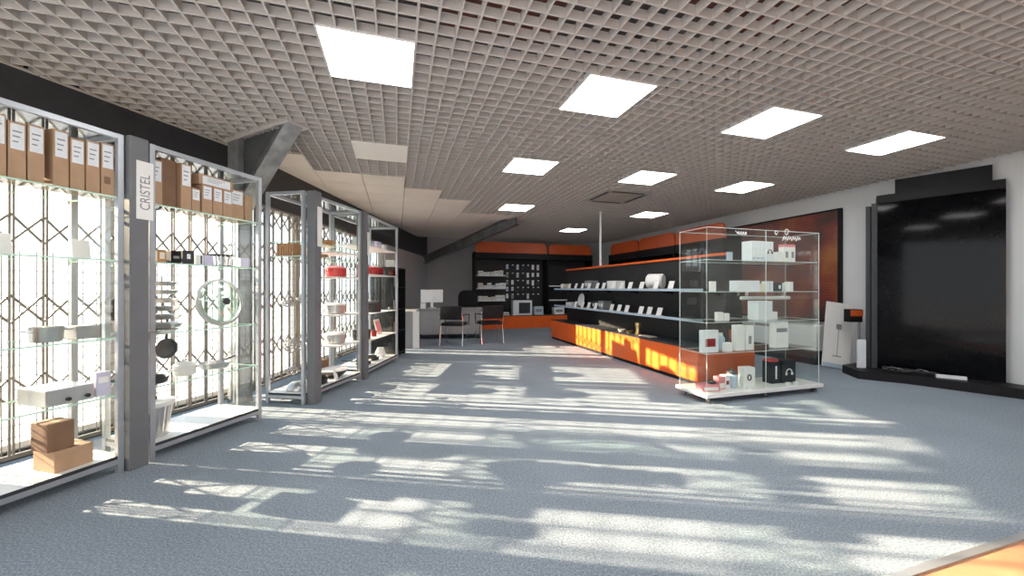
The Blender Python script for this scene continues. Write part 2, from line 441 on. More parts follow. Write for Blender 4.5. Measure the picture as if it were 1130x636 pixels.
# fallen grid edge strips lying on the tile edge
mb = MB()
for (a, b) in (((-1.1, 5.76), (.12, 5.76)), ((.12, 5.76), (.12, 6.36)), ((.12, 6.36), (.72, 6.36)), ((.72, 6.36), (.72, 6.96)), ((.72, 6.96), (1.32, 6.96)), ((1.32, 6.96), (1.32, 8.16))):
    mb.bar(UV(*a, CEIL + .02), UV(*b, CEIL + .02), .012, .04)
for i in range(12): mb.bar(W1(-6.6 + .55 * i, -.018, CEIL + .004), W1(-6.06 + .55 * i, -.018, CEIL + .004), .03, .012)
mb.build('edge_trim', M['grid'], grid)
# dark beam running down into the far left corner
t = thing('sloping_beam', 'dark steel beam sloping from the ceiling into the far left corner', 'beam', (-2.62, 11.55, 2.08))
A, B = Vector((0, 0, 0)), Vector((2.72, -2.75, .73)); d = B - A
mb = MB(); mb.T = d.to_track_quat('X', 'Z').to_matrix().to_4x4(); L = d.length
mb.box(0, L, -.008, .008, -.10, .10); mb.build('web', M['dsteel'], t)
for z in (-.107, .107):
    mb = MB(); mb.T = d.to_track_quat('X', 'Z').to_matrix().to_4x4(); mb.box(0, L, -.07, .07, z - .007, z + .007); mb.build('flange', M['dsteel'], t)

# ------------------------------------------------------------------ steel column with its diagonal brace
cx, cy = -2.97, 4.20
st = thing('steel_column', 'bare galvanised steel column with a diagonal brace up to the ceiling', 'column', (cx, cy, 0), R(-28))
mb = MB(); mb.box(-.075, .075, -.06, .06, 0, 3.3); mb.box(-.10, .10, -.075, -.06, 0, 3.3); mb.box(-.10, .10, .06, .075, 0, 3.3); mb.build('shaft', M['steel'], st)
mb = MB(); mb.bar((.06, 0, 2.10), (.98, 0, 2.87), .17, .018); mb.bar((.0, 0, 2.20), (.90, 0, 2.93), .012, .15); mb.build('brace', M['steel'], st)
mb = MB(); mb.prism([(.08, 2.22), (.84, 2.86), (.08, 2.86)], -.006, .006, Matrix.Rotation(R(90), 4, 'X')); mb.build('gusset_plate', M['dsteel'], st)
mb = MB(); mb.box(-.1, 1.02, -.11, -.085, CEIL - .02, CEIL + .04); mb.box(-.1, 1.02, .085, .11, CEIL - .02, CEIL + .04); mb.box(1.0, 1.02, -.085, .085, CEIL - .02, CEIL + .04); mb.build('edge_angle', M['grid'], st)

# ------------------------------------------------------------------ ceiling fittings
LN = {0: 'large square LED panel nearest the camera, above the left cabinets', 1: 'square LED panel above the middle of the carpet, second from left in front row',
      2: 'square LED panel third from left in the front ceiling row', 3: 'square LED panel at the right end of the front row, by the black booth',
      4: 'square LED panel left of the three in the second lit row', 5: 'square LED panel just before the ceiling air conditioner', 6: 'square LED panel right of the three in the second lit row',
      7: 'small-looking LED panel beside the grey tiles, farthest left of the lit ones', 8: 'small-looking LED panel above the orange headers on the right', 9: 'farthest LED panel, near the back display wall',
      10: 'LED panel behind the camera on the left', 11: 'LED panel behind the camera left of the centre', 12: 'LED panel behind the camera right of the centre', 13: 'LED panel behind the camera on the right'}
for i, (a, b) in enumerate(LIGHTS):
    t = thing('ceiling_light', LN[i], 'ceiling light', UV(a, b, CEIL), GA, 'LED panels in the grid ceiling')
    mb = MB()
    for s in (-1, 1): mb.box(s * .297 - .008 * (s > 0), s * .297 + .008 * (s < 0), -.297, .297, -.006, .03); mb.box(-.289, .289, s * .297 - .008 * (s > 0), s * .297 + .008 * (s < 0), -.006, .03)
    mb.box(-.297, .297, -.297, .297, .0301, .04)
    mb.build('frame', M['white'], t)
    mb = MB(); mb.box(-.289, .289, -.289, .289, .0, .02); mb.build('diffuser', M['led'], t)
t = thing('ceiling_panel', 'unlit plain pale panel in the grid, before the solid ceiling tiles', 'ceiling panel', UV(*OFFL, CEIL), GA)
mb = MB(); mb.box(-.297, .297, -.297, .297, -.004, .02, bev=.003); mb.build('panel', M['off'], t)
t = thing('air_conditioner', 'square beige ceiling air conditioner with four slots around a grille', 'air conditioner', UV(*AC, CEIL), GA)
mb = MB(); mb.box(-.415, .415, -.415, .415, -.03, .02, bev=.008); mb.build('housing', M['ac'], t)
mb = MB()
for s in (-1, 1): mb.box(-.29, .29, s * .355 - .03, s * .355 + .03, -.034, -.0295); mb.box(s * .355 - .03, s * .355 + .03, -.29, .29, -.034, -.0295)
mb.build('slot', M['dark_g'], t)
mb = MB(); mb.box(-.25, .25, -.25, .25, -.04, -.0295, bev=.004); mb.build('intake_grille', M['ac'], t)
# rusty sheets and ducts lying above the grid
for (u, v, su, sv, l) in ((.75, 2.35, .45, .7, 'rust red sheet lying above the grid beside the largest light'), (1.9, 2.0, .6, .35, 'rust red sheet above the grid in front of the second light'), (2.9, 2.15, .35, .4, 'rust red sheet above the grid by the third light')):
    mb = MB(); mb.box(-su, su, -sv, sv, 0, .03); tag(mb.build('metal_sheet', M['rust'], loc=UV(u, v, 3.285), rz=GA), l, 'metal sheet', 'rusty sheets above the grid')

# thin pole from the ceiling to the middle display
mb = MB(); mb.cyl((0, 0, 0), (0, 0, CEIL - 1.70), .022, 12); mb.cyl((0, 0, 0), (0, 0, .012), .04, 12); mb.cyl((0, 0, CEIL - 1.715), (0, 0, CEIL - 1.70), .04, 12)
tag(mb.build('cable_pole', M['white'], smooth=True, loc=UV(4.13, 7.25, 1.713)), 'thin white cable pole rising from the orange-topped display to the ceiling', 'pole')

# ------------------------------------------------------------------ left aluminium display cabinets
CH = 2.29
def cabinet(F, x0, L, D, shelves, label, near_end=False, far_end=True, glass_shelves=True, base=.12, half=()):
    t = thing('display_cabinet', label, 'display cabinet', F(x0, 0, 0), F.a, 'aluminium display cabinets along the window')
    p = .034
    mb = MB()
    for x in (0, L - p):
        for y in (0, D - p): mb.box(x, x + p, y, y + p, 0, CH, bev=.003)
    for z in (CH - p, base - .055):
        for y in (0, D - p): mb.box(p, L - p, y + .002, y + p - .002, z, z + p - .002)
        for x in (0, L - p): mb.box(x + .002, x + p - .002, p, D - p, z, z + p - .002)
    mb.build('frame', M['alu'], t)
    mb = MB(); mb.box(.004, L - .004, .004, D - .004, base - .022, base); o = mb.build('base_panel', [M['white'], M['dark_g']], t)
    for f in o.data.polygons:
        if abs(f.normal.z) < .5: f.material_index = 1
    mb = MB(); mb.box(p, L - p, p, D - p, CH - .012, CH - .004); mb.build('top_pane', M['pane'], t)
    for z in shelves:
        mb = MB(); mb.box(p + .002 if z not in half else L * .56, L - p - .002, .012, D - .012, z - (.010 if z not in half else .018), z)
        gl = glass_shelves and z not in half; o = mb.build('shelf', [M['shelf'] if gl else M['white'], M['edge'] if gl else M['white']], t)
        for f in o.data.polygons:
            if abs(f.normal.z) < .5: f.material_index = 1
        mb = MB()
        for x in (p + .012 if z not in half else L * .56 + .012, L - p - .012):
            for y in (.03, D - .03): mb.cyl((x, y, z - .03), (x, y, z - (.0105 if z not in half else .0185)), .008, 8)
        mb.build('shelf_pins', M['chrome'], o)
    for x, on in ((p / 2, near_end), (L - p / 2, far_end)):
        if on:
            mb = MB(); mb.box(x - .003, x + .003, p, D - p, base, CH - p); mb.build('end_pane', M['pane'], t)
    return t
SH = [.53, .915, 1.44, 1.865]
cabinet(F1, -1.30, 1.15, .5, SH, 'leftmost aluminium cabinet in view, brown binder boxes on its top shelf')
cabinet(F1, 0, .905, .5, SH, 'aluminium glass cabinet with cartons on top, large glass lid and ribbed bucket')
cabinet(F2, 0, 1.125, .46, [.54, .92, 1.39, 1.60, 1.70, 1.755], 'aluminium cabinet with hanging strainers, wooden bowls and the bright red pot', half=(.54, .92, 1.39, 1.70))
cabinet(F3, .10, 1.27, .5, [.50, .88, 1.45, 1.86], 'farthest aluminium cabinet, dark red pot and black casserole on its white shelves', glass_shelves=False)

def post(F, x0, label, y0=-.035, y1=.085):
    t = thing('shop_post', label, 'post', F(x0, 0, 0), F.a, 'grey posts between the display cabinets')
    mb = MB(); mb.box(-.055, .055, y0, y1, .0, WT - .005, bev=.004); mb.build('shaft', M['post'], t)
    return t
pA = post(F1, -.085, 'grey post nearest the camera, with the lettered white sign high up')
pB = post(F2, .095, 'grey post beside the hanging strainers, with a narrow white sign', -.10, -.006)
pC = post(F3, .045, 'bluish grey post before the farthest cabinet, small white sign at the top')
def sign(F, x, w, h0, h1, label, text=None, y=-.0365):
    t = thing('brand_sign', label, 'sign', F(x, y, h0), F.a, 'white vertical signs on the posts')
    mb = MB(); mb.box(-w / 2, w / 2, -.006, 0, 0, h1 - h0, bev=.001); mb.build('board', M['white_p'], t)
    if text: lettering(text, .085, M['gink'], t, (.002, -.0068, (h1 - h0) * .47), (R(90), R(-90), 0), sx=.82)
    return t
sign(F1, -.055, .10, 1.73, 2.135, 'white upright sign with grey sideways capitals on the nearest post', 'CRISTEL')
sign(F2, .115, .075, 1.70, 2.13, 'blank looking white upright sign on the post by the strainers', y=-.1015)
sign(F3, .085, .06, 1.70, 2.02, 'small white upright sign on the farthest grey post')

# ------------------------------------------------------------------ goods builders
def carton(F, x, y, h, wd, dp, ht, label, m='kraft', sticker=True, cat='box', group=None, rz=0.0, slab=None, lm='label', sh=.45, name='cardboard_box'):
    t = thing(name, label, cat, F(x, y, h), F.a + rz, group)
    mb = MB(); mb.box(-wd / 2, wd / 2, -dp / 2, dp / 2, 0, ht, bev=min(.004, wd * .04)); mb.build('carton', M[m], t)
    if sticker:
        mb = MB(); mb.box(-wd * .40, wd * .40, -dp / 2 - .002, -dp / 2 - .0002, ht * (1 - sh) - .01, ht - .012); s = mb.build('sticker', M[lm], t)
        mb = MB()
        for i in range(3): mb.box(-wd * .28, wd * (.05 + .1 * i), -dp / 2 - .0026, -dp / 2 - .0021, ht * (1 - sh) + ht * sh * (.2 + .2 * i), ht * (1 - sh) + ht * sh * (.25 + .2 * i))
        mb.build('print', M['gink'], s)
    if slab:
        mb = MB(); mb.box(-wd * .25, wd * .2, -dp / 2 - .002, -dp / 2 - .0002, ht * .22, ht * .36); mb.build('patch', M[slab], t)
    mb = MB(); mb.box(-wd * .12, wd * .12, -dp / 2 + .004, dp / 2 - .004, ht, ht + .0008); mb.build('tape', M['kraft_d' if m != 'kraft_d' else 'kraft'], t)
    return t
def pot(F, x, y, h, r, ht, label, m='red', lid=True, cat='pot', rz=0.0, lm=None, name='cooking_pot', group=None):
    t = thing(name, label, cat, F(x, y, h), F.a + rz, group)
    mb = MB(); mb.lathe([(0, 0), (r * .86, 0), (r * .95, .012), (r, ht), (r * 1.03, ht + .004), (r * .97, ht + .004), (r * .9, .016), (0, .012)], 24); mb.build('body', M[m], t, True)
    for s in (-1, 1):
        mb = MB(); z = ht * .8
        mb.tube([(s * r * .97, -.03, z), (s * (r + .025), -.03, z), (s * (r + .035), 0, z), (s * (r + .025), .03, z), (s * r * .97, .03, z)], .007); mb.build('handle', M[m], t, True)
    if lid:
        mb = MB(); mb.lathe([(r * 1.03, ht + .005), (r * 1.03, ht + .012), (r * .75, ht + .03), (.02, ht + .038), (0, ht + .038)], 24); o = mb.build('lid', M[lm or m], t, True)
        mb = MB(); mb.lathe([(.008, ht + .036), (.008, ht + .05), (.02, ht + .056), (.02, ht + .066), (0, ht + .07)], 14); mb.build('knob', M['chrome'], o, True)
    return t
def pan(F, x, y, h, r, label, m='nonstick', depth=.045, hang=None, hl=.17, ang=0.0, cat='pan', group=None, name='frying_pan'):
    t = thing(name, label, cat, F(x, y, h), F.a + ang, group)
    if hang is not None: t.rotation_euler = Euler((R(90 + hang), 0, F.a), 'XYZ')
    mb = MB(); mb.lathe([(0, 0), (r * .8, 0), (r * .9, .008), (r, depth), (r * .98, depth + .002), (r * .87, .012), (0, .006)], 26); mb.build('body', M[m], t, True)
    mb = MB(); mb.tube([(0, r * .95, depth * .8), (0, r + hl * .4, depth * 1.05), (0, r + hl, depth * 1.2)], .009); mb.build('handle', M['nonstick'], t, True)
    return t
def lathe_thing(name, F, x, y, h, prof, m, label, cat, group=None, tilt=None, seg=24):
    mb = MB(); mb.lathe(prof, seg); o = mb.build(name, m, smooth=True, loc=F(x, y, h), rz=F.a)
    if tilt is not None: o.rotation_euler = Euler((tilt, 0, F.a), 'XYZ')
    return tag(o, label, cat, group)
def plain_box(name, F, x, y, h, w_, d_, t_, m, label, cat, rz=0.0, tilt=None, bev=.003, group=None, front=None, fm='gink'):
    mb = MB(); mb.box(-w_ / 2, w_ / 2, -d_ / 2, d_ / 2, 0, t_, bev=min(bev, d_ * .2))
    o = mb.build(name, M[m], loc=F(x, y, h), rz=F.a + rz)
    if tilt is not None: o.rotation_euler = Euler((tilt, 0, F.a + rz), 'XYZ')
    tag(o, label, cat, group)
    if front:
        for (a, b, c, d) in front:
            mb = MB(); mb.box(-w_ / 2 + a * w_, -w_ / 2 + b * w_, -d_ / 2 - .0015, -d_ / 2 - .0002, c * t_, d * t_); mb.build('print', M[fm], o)
    return o

# leftmost cabinet (partly beyond the picture's edge)
G = 'brown cartons on the top shelves'
B0 = ['brown box file with a white label and a dark stamp, next to the nearest post', 'brown box file, second left of the nearest post, white label on top', 'brown box file, third left of the nearest post, white label on top',
      'brown box file, fourth left of the nearest post', 'brown box file, fifth left of the nearest post', 'brown box file, sixth left of the nearest post', 'brown box file, seventh left of the nearest post', 'brown box file farthest left on the top shelf']
for i in range(8):
    carton(F1, -.222 - .074 * i - (.03 if i > 3 else 0), .135, 1.865, .067, .21, .345 - .012 * (i % 3), B0[i], group=G, slab='kraft_d' if i == 0 else None)
for x, l in ((-.27, 'white card standing on the third shelf of the leftmost cabinet'), (-.62, 'white card farther left on the third shelf of the leftmost cabinet')):
    plain_box('display_card', F1, x, .2, 1.44, .09, .03, .13, 'white_p', l, 'card', tilt=R(-8))
pot(F1, -.43, .2, .915, .075, .09, 'steel pot with black band left of the wire tray', 'stainless', lid=False)
plain_box('wire_tray', F1, -.255, .22, .915, .12, .14, .085, 'wicker', 'grey wire tray beside the steel pot, leftmost cabinet', 'tray')
pan(F1, .096, .54, 1.08, .09, 'round black pan hanging on the grille behind the nearest post', hang=0)
t = thing('metal_box', 'grey metal box with two dark knobs on the lowest glass shelf, leftmost cabinet', 'box', F1(-.385, .2, .53), F1.a)
mb = MB(); mb.box(-.11, .11, -.14, .14, 0, .10, bev=.008); mb.build('body', M['stainless'], t)
for s in (-1, 1):
    mb = MB(); mb.cyl((s * .045 + .03, -.14, .03), (s * .045 + .03, -.155, .03), .012, 12); mb.build('knob', M['nonstick'], t)
plain_box('lilac_package', F1, -.222, .10, .53, .075, .06, .16, 'lilac', 'pale lilac package on the lowest glass shelf beside the nearest post', 'package', front=[(.15, .85, .55, .8)], fm='white_p')
carton(F1, -.37, .16, .12, .18, .2, .13, 'brown carton on the floor panel, leftmost cabinet, lower of two', sticker=False)
carton(F1, -.42, .16, .251, .12, .16, .17, 'darker brown carton on top of the floor carton, leftmost cabinet', 'kraft_d', sticker=False)
for (x, y, z, w_, d_, ht, m_, l) in ((-.95, .2, .12, .40, .3, .36, 'kraft', 'large brown carton added out of view on the cabinet floor, far left'), (-.85, .2, .53, .36, .28, .26, 'kraft_d', 'dark carton added out of view on the lowest glass shelf, far left'),
        (-.95, .2, .915, .26, .2, .3, 'kraft', 'brown carton added out of view on the second glass shelf, far left')):
    carton(F1, x, y, z, w_, d_, ht, l, m_, True)  # unseen cartons, added to block the sun and darken the near left carpet
# second cabinet: cartons on top
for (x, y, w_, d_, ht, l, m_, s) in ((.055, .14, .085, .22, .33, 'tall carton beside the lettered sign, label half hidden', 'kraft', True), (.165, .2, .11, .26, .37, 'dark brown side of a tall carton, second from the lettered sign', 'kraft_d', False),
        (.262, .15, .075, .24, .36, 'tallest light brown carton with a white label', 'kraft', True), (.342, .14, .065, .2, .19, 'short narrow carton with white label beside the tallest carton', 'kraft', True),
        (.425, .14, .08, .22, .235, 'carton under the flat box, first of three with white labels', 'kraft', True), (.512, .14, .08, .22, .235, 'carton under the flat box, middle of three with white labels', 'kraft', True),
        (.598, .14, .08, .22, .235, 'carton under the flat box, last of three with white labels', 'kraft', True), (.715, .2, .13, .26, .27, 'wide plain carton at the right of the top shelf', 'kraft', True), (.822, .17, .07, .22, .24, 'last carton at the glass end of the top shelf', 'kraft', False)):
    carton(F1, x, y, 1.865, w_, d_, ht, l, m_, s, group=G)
carton(F1, .51, .14, 2.1015, .29, .2, .085, 'flat carton lying across the three labelled cartons', 'kraft', True, group=G, sh=.8)
# third shelf (1.44)
for (x, w_, ht, m_, l, fr, fm) in ((.10, .11, .10, 'bamboo', 'small patterned brown pack at left of the third shelf', [(.1, .45, .1, .9), (.6, .9, .3, .8)], 'cream'), (.225, .07, .10, 'black', 'small black pack beside the patterned brown pack', [(.2, .8, .4, .6)], 'gink'),
        (.315, .085, .11, 'dark_g', 'dark pack with a round pale emblem on the third shelf', [(.35, .65, .4, .75)], 'label'), (.40, .06, .085, 'white_p', 'small white pack with dark stripe right of the emblem pack', [(.6, .8, 0.1, .9)], 'ink'),
        (.475, .07, .085, 'lilac', 'pale blue pack left of the dark basket', None, 'ink'), (.80, .08, .085, 'lilac', 'pale blue pack at the glass end of the third shelf', None, 'ink')):
    plain_box('small_pack', F1, x, .12, 1.44, w_, .08, ht, m_, l, 'pack', front=fr, fm=fm)
t = thing('wire_basket', 'dark wire basket with a rim on the third shelf', 'basket', F1(.635, .16, 1.44), F1.a)
mb = MB(); mb.tube([(.10 * math.cos(a), .08 * math.sin(a), .10) for a in [2 * math.pi * i / 24 for i in range(25)]], .006); mb.tube([(.085 * math.cos(a), .07 * math.sin(a), .006) for a in [2 * math.pi * i / 24 for i in range(25)]], .005); mb.build('rim', M['nonstick'], t, True)
mb = MB()
for i in range(18):
    a = 2 * math.pi * i / 18; mb.bar((.085 * math.cos(a), .07 * math.sin(a), .004), (.10 * math.cos(a), .08 * math.sin(a), .10), .007)
mb.cyl((0, 0, .001), (0, 0, .005), .07, 20); mb.build('wires', M['stainless'], t)
# second shelf (.915): tier of bowls, glass lids on a rack
t = thing('tiered_bowl_stand', 'tall tier of six stainless saucepans stacked beside the nearest post', 'pan stand', F1(.235, .26, .915), F1.a)
mb = MB(); mb.cyl((0, 0, 0), (0, 0, .012), .11, 24); mb.cyl((0, 0, .012), (0, 0, .43), .009, 10); mb.build('stand', M['chrome'], t, True)
for i in range(6):
    r = .145 - .009 * i; z = .02 + .066 * i
    mb = MB(); mb.lathe([(.009, z), (r * .8, z + .002), (r, z + .034), (r * 1.05, z + .036), (r * .97, z + .032), (r * .78, z + .006), (.009, z + .005)], 24)
    mb.build('saucepan', M['stainless'], t, True)
t = thing('glass_lid', 'large round glass lid with dark knob leaning at the front of its rack', 'lid', F1(.60, .12, .92), F1.a)
def lid_parts(t, r, knob=True):
    mt = Matrix.Translation((0, 0, r)) @ Matrix.Rotation(R(82), 4, 'X')
    mb = MB(); mb.lathe([(0, .045), (r * .5, .036), (r * .92, .006), (r * .95, .002), (r * .9, .0), (r * .5, .031), (0, .04)], 32, mt); mb.build('glass_dome', M['pane'], t, True)
    mb = MB(); mb.lathe([(r * .93, .004), (r * .93, -.008), (r, -.008), (r, .006), (r * .93, .006)], 32, mt); mb.build('steel_rim', M['stainless'], t, True)
    if knob:
        mb = MB(); mb.lathe([(.012, .045), (.012, .06), (.03, .066), (.03, .08), (0, .084)], 16, mt); mb.build('knob', M['nonstick'], t, True)
lid_parts(t, .205)
for i in range(4):
    t = thing('glass_lid', ['glass lid directly behind the large front lid', 'second glass lid behind the large front lid', 'third glass lid behind the large front lid', 'last glass lid in the row, at the glass end'][i], 'lid', F1(.66 + .05 * i, .20 + .055 * i, .92), F1.a, 'round glass lids in a row')
    lid_parts(t, .205, False)
lathe_thing('serving_tray', F1, .09, .10, .915, [(0, 0), (.11, 0), (.14, .022), (.143, .024), (.11, .004), (0, .004)], M['stainless'], 'shallow steel tray at the left end of the second glass shelf', 'tray')
pan(F1, .36, .43, .745, .085, 'round grey pan hanging below the glass lids', 'dsteel', hang=0, depth=.04)
# lowest glass shelf (.53)
pan(F1, .66, .26, .53, .115, 'low grey pan on the lowest glass shelf, right half', 'stainless', depth=.05, ang=R(-70))
pan(F1, .10, .16, .53, .11, 'low black pan on the lowest glass shelf beside the nearest post', depth=.045, ang=R(60), hl=.14)
pot(F1, .38, .22, .53, .075, .07, 'small white lidded bowl in the middle of the lowest glass shelf', 'white', lid=True)
# base: ribbed bucket
t = thing('ribbed_bucket', 'ribbed metal bucket with white lid on the cabinet floor by the nearest post', 'bucket', F1(.12, .20, .12), F1.a)
mb = MB(); n = 48
pr = lambda r: [(r * (1 + (.03 if k % 2 else -.01)) * math.cos(2 * math.pi * k / n), r * (1 + (.03 if k % 2 else -.01)) * math.sin(2 * math.pi * k / n)) for k in range(n)]
a = [mb.bm.verts.new((x, y, 0)) for x, y in pr(.105)]; b = [mb.bm.verts.new((x, y, .235)) for x, y in pr(.13)]
for k in range(n): mb.bm.faces.new((a[k], a[(k + 1) % n], b[(k + 1) % n], b[k]))
mb.bm.faces.new(a[::-1]); mb.bm.faces.new(b); mb.build('body', M['stainless'], t)
mb = MB(); mb.lathe([(0, .236), (.148, .236), (.152, .245), (.15, .266), (.12, .274), (0, .276)], 32); o = mb.build('lid', M['white'], t, True)
mb = MB(); mb.box(-.05, .035, -.03, .03, .276, .30, bev=.006); mb.build('lid_handle', M['nonstick'], o)
for s in (-.06, .06):
    mb = MB(); mb.cyl((-.13, s, .15), (-.165, s, .15), .016, 10); mb.build('side_knob', M['nonstick'], t)

# third cabinet: strainers, wooden bowls, pots, pans
def strainer(x, y, zt, r, drop, label):
    t = thing('hanging_strainer', label, 'strainer', F2(x, y, zt - drop), F2.a, 'strainers hanging in the third cabinet')
    mb = MB(); mb.tube([(0, 0, r * .4), (0, 0, drop)], .004); mb.tube([(.0, 0, drop - .0), (.012, 0, drop + .012), (.02, 0, drop)], .003); mb.build('handle', M['chrome'], t, True)
    mb = MB()
    for k in range(9):
        a = math.pi * k / 9
        mb.tube([(r * math.cos(a) * math.cos(q), r * math.sin(a) * math.cos(q), r * .75 * math.sin(q)) for q in [2 * math.pi * i / 20 for i in range(21)]], .0032, 5)
    for q in (-.6, -.2, .2, .6): mb.tube([(r * math.cos(q) * math.cos(a), r * math.cos(q) * math.sin(a), r * .75 * math.sin(q)) for a in [2 * math.pi * i / 20 for i in range(21)]], .0032, 5)
    mb.build('basket', M['wicker'], t, True)
strainer(.20, .36, 1.38, .055, .30, 'small wire ladle basket hanging topmost in the third cabinet')
strainer(.22, .30, 1.05, .10, .45, 'large wire basket strainer hanging halfway down beside the second post')
strainer(.24, .33, .56, .06, .25, 'small wire basket strainer hanging lowest, above the grey dome')
for (x, y, h, r, ht, l) in ((.50, .2, 1.755, .09, .07, 'stack of dark wooden bowls, upper shelf of the third cabinet'), (.69, .22, 1.755, .10, .085, 'wide brown wooden bowl stack at upper right of the third cabinet'), (.55, .2, 1.60, .085, .055, 'light brown wooden bowl on the shelf below the dark bowls')):
    lathe_thing('wooden_bowl', F2, x, y, h, [(0, 0), (r * .6, 0), (r, ht * .6), (r, ht), (r * .94, ht), (r * .9, ht * .6), (r * .5, .012), (0, .01)], M['bamboo'], l, 'bowl', 'wooden bowls')
t = thing('bamboo_crate', 'upright brown slatted bamboo crate seen through the near end of the third cabinet', 'crate', F2(.16, .27, 1.60), F2.a)
mb = MB(); mb.box(-.11, .11, -.09, .09, 0, .012); mb.box(-.105, .105, -.085, .085, .07, .082); mb.build('hoops', M['kraft_d'], t)
mb = MB()
for i in range(8):
    for s in (-1, 1): mb.box(-.11 + i * .0285, -.11 + i * .0285 + .022, s * .095 - .005, s * .095 + .005, .0, .135)
for i in range(6):
    for s in (-1, 1): mb.box(s * .115 - .005, s * .115 + .005, -.085 + i * .03, -.085 + i * .03 + .022, 0, .135)
mb.build('slats', M['bamboo'], t)
pot(F2, .86, .2, 1.39, .13, .105, 'bright red lidded pot beside the third post', 'red', lm='pink')
pot(F2, .84, .2, .92, .13, .105, 'grey lidded pot on the shelf under the bright red pot', 'stainless', lm='white')
pot(F2, .84, .2, .54, .13, .11, 'lower grey pot with white lid, two shelves under the bright red pot', 'stainless', lm='white')
plain_box('dark_brown_case', F2, .80, .40, .12, .30, .08, .20, 'kraft_d', 'dark brown case standing at the back of the third cabinet floor', 'case')
t = thing('hanging_ladle', 'small ladle with dark cup hanging right of the second post', 'ladle', F2(.40, .36, 1.10), F2.a, 'ladles hanging right of the second post')
mb = MB(); mb.tube([(0, 0, .03), (0, 0, .28)], .004); mb.build('handle', M['chrome'], t, True)
mb = MB(); mb.lathe([(0, 0), (.03, .008), (.042, .035), (.04, .035), (.028, .011), (0, .004)], 16); mb.build('cup', M['stainless'], t, True)
for dx, dh, l in ((.14, -.02, 'ladle hanging second from the second post'), (.05, -.55, 'ladle hanging low, right behind the second post')):
    c = t.copy(); COL.objects.link(c); c.location = F2(.40 + dx, .36, 1.10 + dh); c['label'] = l
    for ch in list(t.children): d = ch.copy(); COL.objects.link(d); d.parent = c
lathe_thing('steel_dome', F2, .17, .20, .12, [(.12, 0), (.122, .012), (.11, .05), (.07, .085), (.0, .10)], M['stainless'], 'grey steel dome cover on the floor of the third cabinet, near end', 'dome')
pan(F2, .44, .16, .12, .12, 'black wok with pale handle beside the second post, third cabinet floor', depth=.075, ang=R(-60), name='wok')
lathe_thing('serving_bowl', F2, .13, .13, .0, [(0, .004), (.06, .0), (.11, .045), (.112, .05), (.06, .01), (0, .012)], M['stainless'], 'shallow steel bowl on the carpet under the third cabinet', 'bowl')
t = thing('large_wok', 'wide black wok with white cover at the far floor of the third cabinet', 'wok', F2(.79, .19, .12), F2.a)
mb = MB(); mb.lathe([(0, 0), (.08, .0), (.15, .05), (.175, .09), (.17, .09), (.08, .008), (0, .006)], 28); mb.build('bowl', M['nonstick'], t, True)
mb = MB(); mb.lathe([(.178, .091), (.178, .098), (.12, .115), (0, .12)], 28); mb.build('cover', M['white'], t, True)
plain_box('price_card', F2, .66, .06, .12, .06, .012, .11, 'white_p', 'small white card standing in front of the wide black wok', 'price card', tilt=R(-12))
# fourth cabinet
for x, w_, ht, m_, l in ((.35, .16, .12, 'label', 'pale grey box on the top shelf beside the farthest post'), (.60, .13, .10, 'bluegrey', 'blue grey box in the middle of the farthest top shelf'), (.86, .15, .12, 'lilac', 'pale lilac box on the farthest cabinet top shelf'), (1.10, .12, .10, 'label', 'small pale box at the far end of the top shelf')):
    plain_box('storage_box', F3, x, .2, 1.86, w_, .16, ht, m_, l, 'box', front=[(.2, .8, .3, .6)], fm='white_p')
plain_box('patterned_tin', F3, .30, .15, 1.45, .10, .08, .14, 'pink', 'pink and white patterned tin beside the farthest post', 'tin', front=[(.1, .4, .1, .9), (.6, .85, .2, .8)], fm='white_p')
pot(F3, .82, .2, 1.45, .15, .10, 'dark red lidded pot on the farthest cabinet', 'dred')
pot(F3, .72, .2, .88, .16, .13, 'black casserole with white emblem on the farthest cabinet', 'nonstick')
plain_box('emblem_tag', F3, 1.02, .03, .88, .055, .006, .06, 'white_p', 'small white square tag standing right of the black casserole', 'tag')
pot(F3, .40, .2, .50, .13, .12, 'black pot on the second lowest white shelf, left', 'nonstick')
lathe_thing('red_mug', F3, .72, .15, .50, [(0, 0), (.04, 0), (.042, .09), (.038, .09), (.036, .006), (0, .006)], M['dred'], 'small dark red mug beside the leaning picture card', 'mug')
plain_box('picture_card', F3, 1.02, .18, .50, .20, .012, .25, 'cream', 'leaning picture card with pinkish print on the farthest cabinet', 'card', tilt=R(-14), front=[(.12, .88, .15, .85)], fm='pink')
pan(F3, .45, .2, .12, .12, 'black pan with pale handle on the floor of the farthest cabinet', depth=.06, ang=R(30))
pan(F3, .80, .22, .12, .12, 'second black pan, middle floor of the farthest cabinet', depth=.06, ang=R(-20))
lathe_thing('white_pitcher', F3, 1.10, .2, .12, [(0, 0), (.06, 0), (.085, .05), (.06, .12), (.05, .15), (.046, .15), (.055, .11), (0, .01)], M['white'], 'white pitcher on the floor of the farthest cabinet, far end', 'pitcher')

